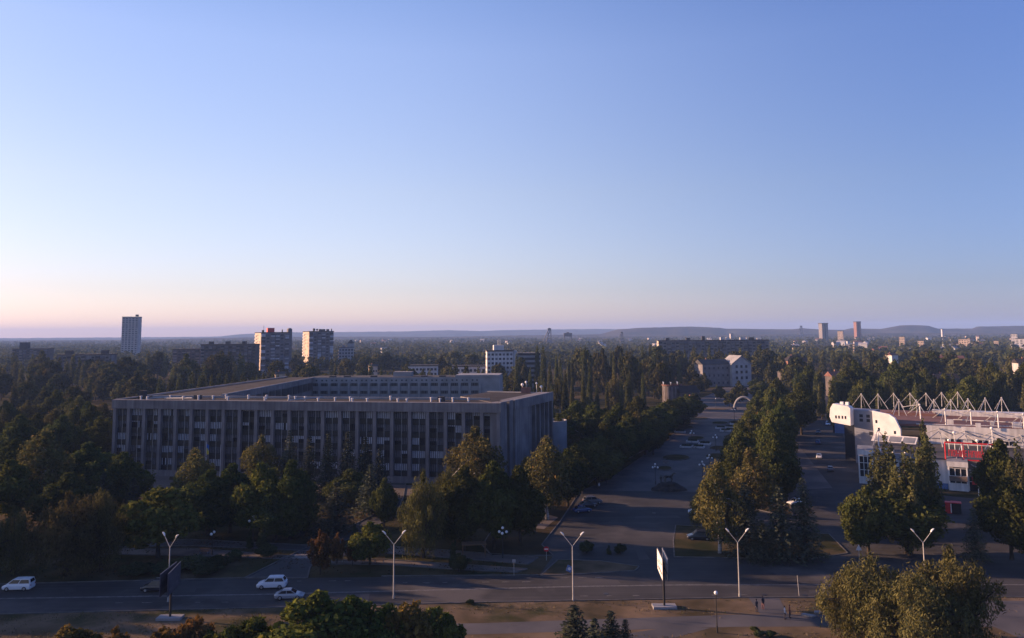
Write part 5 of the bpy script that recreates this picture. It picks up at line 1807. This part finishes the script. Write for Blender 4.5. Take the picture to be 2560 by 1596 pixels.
G3, G2, G1 = globe_lamp_proto(3, 5.0), globe_lamp_proto(2, 4.4), globe_lamp_proto(0, 4.9)
used = set()
for pr, px, py, lb in [(G3, 1257, 1396, 'four globe lamp standing in front of the dark round trees'), (G3, 1367, 1303, 'four globe lamp at the foot of the plaza corner birch'), (G3, 1456, 1238, 'four globe lamp beside the clipped avenue end'), (G3, 632, 1362, 'four globe lamp on the asphalt path lawn'),
                       (G3, 955, 1305, 'four globe lamp by the entrance lane'), (G3, 1639, 1212, 'four globe lamp left of the horse statue'), (G3, 1757, 1205, 'four globe lamp on the promenade before the brown birches'), (G3, 1775, 1186, 'four globe lamp beyond the promenade flower bed'),
                       (G3, 1790, 1128, 'four globe lamp halfway up the promenade'), (G3, 1836, 1050, 'globe lamp cluster at the foot of the arch'), (G3, 1730, 1116, 'four globe lamp on the left side of the promenade middle'), (G2, 530, 1388, 'two globe lamp by the sunlit footpath'), (G1, 1793, 1583, 'single white globe lamp on the near verge'),
                       (G1, 1790, 1022, 'single lamp left of the arch')]:
    o = copy_tree(pr) if id(pr) in used else pr
    used.add(id(pr))
    x, y = gr(px, py)
    o.location = (x, y, .03)
    o.rotation_euler = (0, 0, px * .37)
    tag(o, lb, 'globe lamp', 'white globe lamps')

# ------------------------------------------------------------------ billboards
def billboard(px, py, edge_a, edge_b, Ya, zt, label, v_ang, dark=False, pole_r=.16, gap=.9):
    """Two-sided board on a pole over a concrete foot."""
    x, y = gr(px, py)
    t = thing('billboard', label, 'billboard', (x, y, .02))
    MB().prism([(-1.7, -.8), (1.7, -.8), (1.7, .8), (-1.7, .8)], 0, .35).build('foot', M['concrete_light'], t)
    MB().tube((0, 0, .35), (0, 0, zt - 1.2), pole_r, pole_r, 10).build('pole', M['dark_metal'], t)
    for s, ang in edge_a:
        d = Vector((math.cos(ang), math.sin(ang)))
        n_ = Vector((-d.y, d.x))
        c = Vector(s)
        p = MB().prism([tuple(c - d * 3 + n_ * .06), tuple(c + d * 3 + n_ * .06), tuple(c + d * 3 - n_ * .06), tuple(c - d * 3 - n_ * .06)], zt - 3.1, zt).build('panel', M['screen_dark'], t)
        for sg in (1, -1):
            q = n_ * (.075 * sg)
            MB().add([(*(c - d * 2.9 + q), zt - 3.0), (*(c + d * 2.9 + q), zt - 3.0), (*(c + d * 2.9 + q), zt - .1), (*(c - d * 2.9 + q), zt - .1)], [(0, 1, 2, 3) if sg < 0 else (3, 2, 1, 0)]).build('poster', M['screen_dark' if dark else 'screen'], p)
            if sg == edge_b:
                pr = MB()
                q2 = n_ * (.082 * sg)
                for (u0, u1, z0, z1) in ((-2.5, -1.2, 1.9, 2.1), (-2.4, 1.8, .55, .85), (.2, 2.2, 1.3, 1.5), (-.2, 1.2, 1.75, 1.9), (1.0, 2.5, .3, .42)):
                    pr.add([(*(c + d * u0 + q2), zt - 3 + z0), (*(c + d * u1 + q2), zt - 3 + z0), (*(c + d * u1 + q2), zt - 3 + z1), (*(c + d * u0 + q2), zt - 3 + z1)], [(0, 1, 2, 3) if sg < 0 else (3, 2, 1, 0)])
                pr.build('print', M['ink' if not dark else 'blind_dim'], p)
    return t


billboard(1661, 1520, [((-.38, .3), math.radians(86.5)), ((.38, .3), math.radians(86.5))], 1, 0, 7.6, 'white two sided billboard seen edge-on on the dry verge', 0)
billboard(425, 1548, [((-.45, .0), math.radians(93)), ((.35, .1), math.radians(98))], -1, 0, 7.0, 'dark billboard on a pole by the road at lower left', 0, True)
x, y = gr(2118, 1110)
t = thing('billboard', 'folded billboard with a picture on a pole beside the market corner block', 'billboard', (x, y, .03))
MB().tube((0, 0, 0), (0, 0, 4.0), .16, .16, 8).build('pole', M['dark_metal'], t)
for c, ang, mm in (((-1.9, .5), -.35, 'blue_paint'), ((1.6, .5), .45, 'screen')):
    d = Vector((math.cos(ang), math.sin(ang)))
    n_ = Vector((-d.y, d.x)) * .08
    cc = Vector(c)
    MB().prism([tuple(cc - d * 1.9 + n_), tuple(cc + d * 1.7 + n_), tuple(cc + d * 1.7 - n_), tuple(cc - d * 1.9 - n_)], 3.6, 6.9).build('panel', M[mm], t)

# ------------------------------------------------------------------ signs, flags, statue, arch, kiosk, parasols, benches
x, y = gr(1366, 1402)
t = thing('no_entry_sign', 'round red no entry sign at the traffic island lane', 'road sign', (x, y, .03))
MB().tube((0, 0, 0), (0, 0, 2.2), .04, .04, 6).build('pole', M['pole'], t)
d = MB().tube((0, -.06, 1.95), (0, -.03, 1.95), .46, .46, 20).build('disc', M['red'], t)
MB().box(-.32, .32, -.075, -.061, 1.87, 2.03).build('bar', M['white_metal'], d)
x, y = gr(1423, 1440)
t = thing('direction_board', 'tilted dark square board at the road side of the traffic island', 'road sign', (x, y, .13))
MB().tube((-.3, 0, 0), (-.3, 0, 1.0), .03, .03, 5).tube((.3, 0, 0), (.3, 0, 1.3), .03, .03, 5).build('leg', M['dark_metal'], t)
bd = MB().add([(-.55, -.05, .75), (.25, -.05, .35), (.62, -.05, 1.25), (-.2, -.05, 1.65), (-.55, .03, .75), (.25, .03, .35), (.62, .03, 1.25), (-.2, .03, 1.65)], [(0, 1, 2, 3), (7, 6, 5, 4), (0, 4, 5, 1), (1, 5, 6, 2), (2, 6, 7, 3), (3, 7, 4, 0)]).build('board', M['blue_paint'], t)
MB().tube((.03, -.07, 1.0), (.03, -.052, 1.0), .25, .25, 12).build('print', M['screen'], bd)
x, y = gr(2149, 1416)
t = thing('warning_sign', 'white triangle road sign above the yellow willow', 'road sign', (x, y, .03))
MB().tube((0, 0, 0), (0, 0, 3.2), .04, .04, 6).build('pole', M['pole'], t)
MB().add([(-.5, -.05, 2.6), (.5, -.05, 2.6), (0, -.05, 3.5), (-.5, .0, 2.6), (.5, .0, 2.6), (0, .0, 3.5)], [(0, 1, 2), (5, 4, 3), (0, 3, 4, 1), (1, 4, 5, 2), (2, 5, 3, 0)]).build('plate', M['white_panel'], t)
x, y = gr(1285, 1440)
t = thing('road_sign', 'thin sign post beside the sunlit footpath', 'road sign', (x, y, .03))
MB().tube((0, 0, 0), (0, 0, 2.6), .035, .035, 6).build('pole', M['pole'], t)
MB().box(-.3, .3, -.06, -.036, 2.1, 2.6).build('plate', M['grey_metal'], t)
x, y = gr(1998, 1491)
t = thing('marker_post', 'thin leaning post at the near edge of the road', 'post', (x, y, .03))
MB().tube((0, 0, 0), (-.15, 0, 3.0), .05, .04, 6).build('post', M['pole'], t)
x, y = on_ground(513, 212)
t = thing('flag', 'limp yellow and blue flag on a pole before the office front', 'flag', (x, y, .03))
MB().tube((0, 0, 0), (0, 0, 11), .07, .04, 6).build('pole', M['white_metal'], t)
for z0, z1, mm in ((8.6, 9.6, 'flag_yellow'), (9.62, 10.7, 'flag_blue')):
    MB().add([(.05, 0, z0 - .5), (.35, .15, z0 - .9), (.7, -.1, z0 - .7), (.75, -.1, z1 - .5), (.4, .15, z1 - .3), (.05, 0, z1)], [(0, 1, 4, 5), (1, 2, 3, 4)]).build('cloth', M[mm], t)
x, y = on_ground(549, 211)
t = thing('flagpole', 'bare white flagpole before the office front', 'flagpole', (x, y, .03))
MB().tube((0, 0, 0), (0, 0, 10.5), .07, .04, 6).build('pole', M['white_metal'], t)


def skin_body(name, joints, edges, root_i, m, parent, sub=1):
    me = bpy.data.meshes.new(name)
    me.from_pydata([j[:3] for j in joints], edges, [])
    o = link(name, me, parent)
    md = o.modifiers.new('skin', 'SKIN')
    sv = me.skin_vertices[0].data if me.skin_vertices else None
    if sv is None:
        bpy.context.view_layer.objects.active = o
        me.attributes.new('tmp', 'FLOAT', 'POINT')
    o.modifiers.new('sub', 'SUBSURF').levels = sub
    o.modifiers['sub'].render_levels = sub
    if me.skin_vertices:
        for k, j in enumerate(joints):
            r_ = j[3] if isinstance(j[3], tuple) else (j[3], j[3])
            me.skin_vertices[0].data[k].radius = r_
            me.skin_vertices[0].data[k].use_root = (k == root_i)
    me.materials.append(m)
    return o


def limb_mesh(name, chains, mats, parent):
    """One continuous lofted figure: chains of (x, y, z, r) joints, each sweeping round rings that overlap inside the trunk."""
    mb = MB()
    for ch, mi in chains:
        rings = []
        for k, (x, y, z, r_) in enumerate(ch):
            rx, ry = r_ if isinstance(r_, tuple) else (r_, r_)
            a = Vector(ch[max(0, k - 1)][:3]); b_ = Vector(ch[min(len(ch) - 1, k + 1)][:3])
            d = (b_ - a).normalized()
            u = Vector((1, 0, 0)) - d * d.x
            u.normalize()
            v = d.cross(u)
            rings.append([tuple(Vector((x, y, z)) + u * (rx * math.cos(t)) + v * (ry * math.sin(t))) for t in [i * math.pi / 5 for i in range(10)]])
        mb.loft(rings, mi)
    return mb.build(name, mats, parent, True)


def person(px, py, rz, top, legs, label, step=.22):
    x, y = gr(px, py)
    t = thing('person', label, 'person', (x, y, .036), rz)
    s = step
    chains = [([(0, 0, .80, (.16, .11)), (0, 0, .95, (.17, .12)), (0, .0, 1.12, (.15, .10)), (0, .01, 1.32, (.19, .12)), (0, .0, 1.43, (.16, .09)), (0, 0, 1.48, .06), (0, -.01, 1.56, .055), (0, -.02, 1.60, (.07, .085)), (0, -.02, 1.67, (.082, .10)), (0, -.01, 1.74, (.075, .09)), (0, 0, 1.79, .03)], 0)]
    for sg in (-1, 1):
        chains.append(([(sg * .09, 0, .92, .095), (sg * .095, -sg * s * .45, .50, .068), (sg * .10, -sg * s * .2 + .06, .10, .045), (sg * .10, -sg * s * .3 + .04, .05, .05), (sg * .10, -sg * s * .3 - .16, .03, .035)], 1))
        chains.append(([(sg * .17, 0, 1.40, .06), (sg * .22, sg * .03, 1.14, .048), (sg * .23, sg * s * .5 - .05, .92, .036), (sg * .23, sg * s * .55 - .07, .83, .035), (sg * .23, sg * s * .6 - .08, .75, .02)], 0))
    b = limb_mesh('body', chains, [M[top], M[legs]], t)
    hd = MB().ball((0, -.02, 1.665), .092, 12, 8, 0, 1.25).ball((0, -.115, 1.66), .018, 6, 4)
    hd.build('head', M['skin'], t, True)
    MB().ball((0, .005, 1.70), .098, 12, 7, 0, 1.05).build('hair', M['hair'], t, True)
    for sg in (-1, 1):
        h_ = MB()
        cx_, cy_ = sg * .23, sg * s * .6 - .085
        h_.ball((cx_, cy_, .77), .042, 8, 5)
        for k in range(4):
            h_.tube((cx_, cy_ - .03 + .02 * k, .75), (cx_ - sg * .015, cy_ - .03 + .02 * k, .67 + .008 * abs(k - 1)), .010, .008, 5)
        h_.tube((cx_ - sg * .02, cy_ - .04, .78), (cx_ - sg * .035, cy_ - .06, .72), .011, .009, 5)
        h_.build('hand', M['skin'], t, True)
    return t


person(1892, 1531, math.pi + .3, 'cloth_dark', 'cloth_dark', 'person in dark clothes walking on the steps toward the road')
person(1908, 1523, .2, 'cloth_dark', 'cloth_red', 'person in a dark top standing on the verge steps')
person(1963, 1549, 1.3, 'cloth_white', 'cloth_dark', 'person in a white top walking on the verge path')
person(1975, 1546, 1.4, 'cloth_red', 'cloth_dark', 'person in a reddish top walking beside the white topped one')
person(1498, 1224, .5, 'cloth_white', 'cloth_dark', 'small figure in a pale top by the plaza edge under the avenue')
person(1516, 1213, 2.5, 'cloth_dark', 'cloth_dark', 'dark small figure by the plaza edge under the avenue')
# horse statue on a rock mound
x, y = gr(1672, 1226)
t = thing('statue', 'dark horse and standing man statue on a rough rock mound', 'statue', (x, y, .03))
rk = MB()
rr = random.Random(3)
ringv = []
for z, sx, sy in ((0, 4.5, 2.2), (.5, 4.0, 2.0), (1.1, 3.1, 1.6), (1.6, 2.5, 1.3), (1.9, 1.6, .9)):
    ringv.append([(sx * math.cos(a) * rr.uniform(.9, 1.1), sy * math.sin(a) * rr.uniform(.85, 1.15), z + rr.uniform(-.1, .1)) for a in [i * math.pi / 9 for i in range(18)]])
rk.loft(ringv)
rk.build('rock_mound', M['rock'], t)
hc = [([(-1.05, 0, 3.35, (.1, .1)), (-.85, 0, 3.32, (.36, .38)), (-.3, 0, 3.28, (.38, .40)), (.35, 0, 3.3, (.40, .42)), (.8, 0, 3.38, (.34, .36)), (1.0, 0, 3.4, .1)], 0),
      ([(.75, 0, 3.4, .28), (1.1, 0, 3.85, .2), (1.3, 0, 4.25, .17), (1.55, 0, 4.22, .15), (1.85, 0, 3.98, .09)], 0), ([(-1.0, 0, 3.45, .08), (-1.25, 0, 3.2, .10), (-1.3, 0, 2.7, .05)], 0)]
for xx, yy, kn in ((.72, .2, .06), (.72, -.2, .25), (-.78, .2, -.12), (-.78, -.2, -.05)):
    hc.append(([(xx, yy, 3.2, .19), (xx + kn, yy, 2.65, .11), (xx + (kn * .3 if xx > 0 else -.12), yy, 2.3, .075), (xx, yy, 1.92, .06), (xx + .06, yy, 1.8, .085)], 0))
limb_mesh('horse', hc, [M['bronze']], t)
mc = [([(-1.9, 0, 2.7, (.2, .15)), (-1.9, 0, 3.0, (.2, .15)), (-1.9, 0, 3.3, (.24, .15)), (-1.9, 0, 3.42, .07), (-1.9, 0, 3.5, .1), (-1.9, 0, 3.7, .11), (-1.9, 0, 3.8, .04)], 0)]
for sg in (-1, 1):
    mc.append(([(-1.9 + sg * .1, 0, 2.75, .11), (-1.9 + sg * .12, 0, 2.2, .08), (-1.9 + sg * .12, 0, 1.6, .07)], 0))
    mc.append(([(-1.9 + sg * .22, 0, 3.3, .07), (-1.9 + sg * .3, -.1, 2.95, .06), (-1.9 + sg * .25, -.25, 2.7, .05)], 0))
limb_mesh('standing_man', mc, [M['bronze']], t)
# pale ring arch over the promenade
x, y = gr(1861, 1026)
t = thing('arch', 'pale round arch spanning the upper promenade', 'arch', (x, y, .03), -.38)
R_ = 4.9
pts = [(R_ * math.cos(a), 0, .3 + 6.2 * math.sin(a)) for a in [math.pi * k / 18 for k in range(19)]]
MB().path(pts, .62, 8).build('ring', M['concrete_light'], t)
for s in (-1, 1):
    MB().box(s * R_ - 1.0, s * R_ + 1.0, -1, 1, 0, 1.2).build('planter', M['concrete_dark'], t)
# kiosk, parasols, benches
x, y = gr(2381, 1283)
t = thing('kiosk', 'bright red vending kiosk with a dark opening', 'kiosk', (x, y, .03), -.48)
MB().box(-1.3, -.1, -.9, .9, 0, 2.3).build('cabinet', M['red'], t)
kb_ = MB().box(-.09, 1.7, -.8, .9, 0, 2.25).build('booth', M['dark_metal'], t)
MB().box(-.2, 1.8, -1.3, .95, 2.3, 2.42).build('roof', M['red'], t)
MB().box(-.3, -.12, -.93, -.905, .2, 2.1).build('side_strip', M['white_metal'], t)
para = thing('parasol', None, 'parasol')
MB().tube((0, 0, 0), (0, 0, 2.9), .03, .03, 6).build('pole', M['grey_metal'], para)
MB().loft([[(r_ * math.cos(a), r_ * math.sin(a), z) for a in [i * math.pi / 5 for i in range(10)]] for r_, z in ((.22, .75), (.30, 1.0), (.24, 1.8), (.10, 2.8), (.02, 3.0))]).build('folded_canopy', M['canvas'], para)
MB().tube((0, 0, 0), (0, 0, .12), .35, .3, 10).build('base', M['concrete_light'], para)
for i, (px, py, s, lb) in enumerate([(2476, 1268, 1.25, 'tallest folded white parasol before the market doors'), (2462, 1252, 1.0, 'folded white parasol left of the tallest one'), (2490, 1254, 1.0, 'folded white parasol right of the tallest one'), (2450, 1248, .85, 'folded white parasol nearest the market glazing'), (2500, 1268, .9, 'small folded white parasol by the dark trees')]):
    o = para if i == 0 else copy_tree(para)
    x, y = gr(px, py)
    o.location = (x, y, .04)
    o.scale = (s, s, s)
    tag(o, lb, 'parasol', 'folded white parasols')
bn = thing('bench', None, 'bench')
for z, yy in ((.45, -.18), (.45, 0), (.45, .18), (.68, .3), (.84, .34)):
    MB().box(-.9, .9, yy - .07, yy + .07, z - .02, z + .02).build('slat', M['wood'], bn)
for s in (-1, 1):
    MB().box(s * .7 - .04, s * .7 + .04, -.22, .34, 0, .42).build('leg', M['concrete_light'], bn)
for i, (px, py, rz, lb) in enumerate([(913, 1408, 0, 'wooden bench left of the round maple trunk'), (948, 1408, 0, 'wooden bench right of the round maple trunk'), (845, 1407, .1, 'bench between the rust orange tree and sapling'), (510, 1385, 0, 'bench beside the two globe lamp'), (1665, 1160, .3, 'white edged bench at the first flower bed'), (1686, 1098, .3, 'bench on the sunlit promenade lawn'),
                                      (1735, 1122, .3, 'bench in the middle of the promenade'), (1816, 1080, .3, 'bench among globe lamps on the promenade'), (1848, 1070, .3, 'bench by the upper flower beds')]):
    o = bn if i == 0 else copy_tree(bn)
    x, y = gr(px, py)
    o.location = (x, y, .05)
    o.rotation_euler = (0, 0, rz)
    tag(o, lb, 'bench', 'park benches')
for i, (px, py, w, lb) in enumerate([(2022, 1541, 1.0, 'pale broken slab lying on the dry grass'), (2045, 1533, .6, 'longer stone slab beside the pale one on dry grass')]):
    x, y = gr(px, py)
    MBs = MB().prism([(-w, -.25), (w * .6, -.35), (w, .2), (-w * .7, .3)], 0, .22)
    tag(link('stone_slab', MBs.mesh('stone_slab', M['concrete_light']), None, (x, y, .03), -.5 if i == 0 else .1), lb, 'slab')
for i, (px, py, r_, lb) in enumerate([(1887, 1580, .5, 'left scrub clump at the bottom of the verge'), (1898, 1592, .6, 'middle scrub clump at the bottom of the verge'), (1927, 1593, .6, 'right scrub clump at the bottom of the verge'), (1175, 1511, .5, 'weedy tuft at the road side of the verge')]):
    x, y = gr(px, py)
    plant('bush', x, y, r_ * 1.4, r_ * 2.6, lb, 'scrub on the verge')
# lane hoarding of panels under the round trees
x, y = gr(1185, 1392)
t = thing('shelter', 'small reddish shelter roof under the dark round trees', 'shelter', (x, y, .03), .1)
MB().box(-2.2, 2.2, -1.1, 1.1, 2.2, 2.35).build('roof', M['wood'], t)
for sx in (-2, 2):
    for sy in (-.9, .9):
        MB().tube((sx, sy, 0), (sx, sy, 2.2), .06, .06, 6).build('post', M['wood'], t)
# garbage container like white box by the round annex
x, y = on_ground(1417, 235)
t = thing('utility_box', 'sunlit white box by the low round annex', 'utility box', (x, y, .03), .5)
MB().box(-1.2, 1.2, -.9, .9, .5, 2.4).build('cabinet', M['white_metal'], t)
for sx in (-1, 1):
    MB().box(sx - .1, sx + .1, -.8, .8, 0, .5).build('leg', M['dark_metal'], t)

# planters, patches, manholes and dry grass tufts
plt_ = thing('planter', None, 'planter')
MB().box(-2.1, 2.1, -1.3, 1.3, 0, .55).build('tub', M['white_wall'], plt_)
MB().box(-1.7, 1.7, -.9, .9, .551, .62).build('soil', M['soil'], plt_)
r = np.random.default_rng(4)
c_ = np.stack([r.uniform(-1.6, 1.6, 260), r.uniform(-.85, .85, 260), r.uniform(.65, 1.1, 260)], 1)
link('plants', leaf_mesh('plants', c_, np.tile([0, 0, 1.0], (260, 1)), r.uniform(.08, .2, 260), r.random(260) * .8, L['bush'], 3), plt_)
for i, (px, py, w) in enumerate([(1731, 1106, 'nearest the promenade middle lamp'), (1746, 1120, 'at the front of the promenade middle'), (1762, 1112, 'right in the promenade middle'), (1716, 1119, 'by the sunlit promenade lawn'), (1802, 1072, 'farther up the promenade, left one'), (1824, 1070, 'farther up the promenade, right one'), (1814, 1079, 'between the two upper promenade planters'), (1838, 1062, 'by the upper flower beds'), (1700, 1082, 'beside the upper left bed')]):
    o = plt_ if i == 0 else copy_tree(plt_)
    x, y = gr(px, py)
    o.location = (x, y, .03)
    o.rotation_euler = (0, 0, -.38)
    tag(o, 'pale rimmed dark planter ' + w, 'planter', 'planters on the promenade')
for i, (x, y, rr_, lb) in enumerate([(14, 122.5, .42, 'manhole cover on the near lane right of centre'), (-14, 128, .42, 'manhole cover on the far lane before the rust tree'), (38, 121.6, .42, 'manhole cover by the verge steps'), (44, 121.2, .42, 'second manhole cover right of the verge steps'), (20, 148, .45, 'manhole cover on the plaza'), (31, 175, .45, 'manhole cover on the plaza below the statue')]):
    tag(MB().tube((x, y, .034), (x, y, .05), rr_, rr_, 14).build('manhole_cover', M['dark_metal']), lb, 'manhole')
pa = MB()
for (x0, y0, x1, y1) in ((-62, 124.5, -50, 126.5), (-28, 119.9, -22, 123.4), (6, 127, 17, 129.4), (45, 121.8, 58, 123.6), (12, 150, 18, 156), (26, 170, 36, 172.5), (22, 140, 24, 150)):
    pa.prism([(x0, y0), (x1, y0 + .3), (x1 - .4, y1), (x0 + .5, y1 - .2)], .034, .037)
structure(pa.build('road_patch', M['asphalt_old']))
wm_ = MB()
rr = random.Random(8)
for (x0, y0, n_, dx) in ((-38, 129.6, 6, 2.6), (-18, 128.4, 7, 3.2), (2, 130.3, 5, 2.8), (-60, 120, 6, 4), (10, 121.5, 8, 4)):
    for k in range(n_):
        if rr.random() < .75:
            x = x0 + dx * k
            wm_.prism([(x, y0), (x + rr.uniform(.6, 1.6), y0 + .05), (x + rr.uniform(.6, 1.6), y0 + .2), (x, y0 + .15)], .038, .041)
structure(wm_.build('road_marking', M['road_paint']))
r = np.random.default_rng(12)
n = 9000
x = r.uniform(-90, 85, n); y = r.uniform(97, 119.6, n)
k = (np.sin(x * .31 + y * .5) + np.sin(x * .13 - y * .9) + r.normal(size=n) * .8) > .2
path = ((y > 106.5) & (y < 113.6) & (x > -30))
k &= ~(path & (r.random(n) < .97))
edge = np.interp(x, [p[0] for p in near_edge], [p[1] for p in near_edge]) - .3
k &= y < edge
k &= ~((x > 34.6) & (x < 39.9) & (y > 113))
x, y = x[k], y[k]
n = len(x)
c_ = np.stack([x, y, np.full(n, .10)], 1)
c_ = np.repeat(c_, 3, 0) + r.normal(size=(3 * n, 3)) * np.array([.25, .25, .03])
M['straw'] = leaf_mat('straw', (.06, .05, .025), (.16, .12, .07), (.06, .075, .025), .86, .15)
tag(link('grass', leaf_mesh('grass', c_, np.tile([0, -.3, .6], (3 * n, 1)), r.uniform(.06, .20, 3 * n), r.random(3 * n), M['straw'], 6, .35, -.6, .35)), 'dry patchy grass on the near verge', 'grass', kind='stuff')
r = np.random.default_rng(13)
n = 7000
x = r.uniform(-112, 2, n); y = r.uniform(132.5, 196, n)
k = (np.sin(x * .23 + y * .3) + np.sin(x * .11 - y * .4) + r.normal(size=n) * .7) > .1
x, y = x[k], y[k]
n = len(x)
c_ = np.repeat(np.stack([x, y, np.full(n, .07)], 1), 3, 0) + r.normal(size=(3 * n, 3)) * np.array([.3, .3, .02])
M['litter'] = leaf_mat('litter', (.03, .035, .014), (.08, .055, .022), (.14, .075, .02), .8, .1)
tag(link('fallen_leaves', leaf_mesh('fallen_leaves', c_, np.tile([0, 0, 1.0], (3 * n, 1)), r.uniform(.06, .22, 3 * n), r.random(3 * n), M['litter'], 7, .6, 0, .6)), 'grass tufts and fallen leaves under the trees by the office', 'leaf litter', kind='stuff')
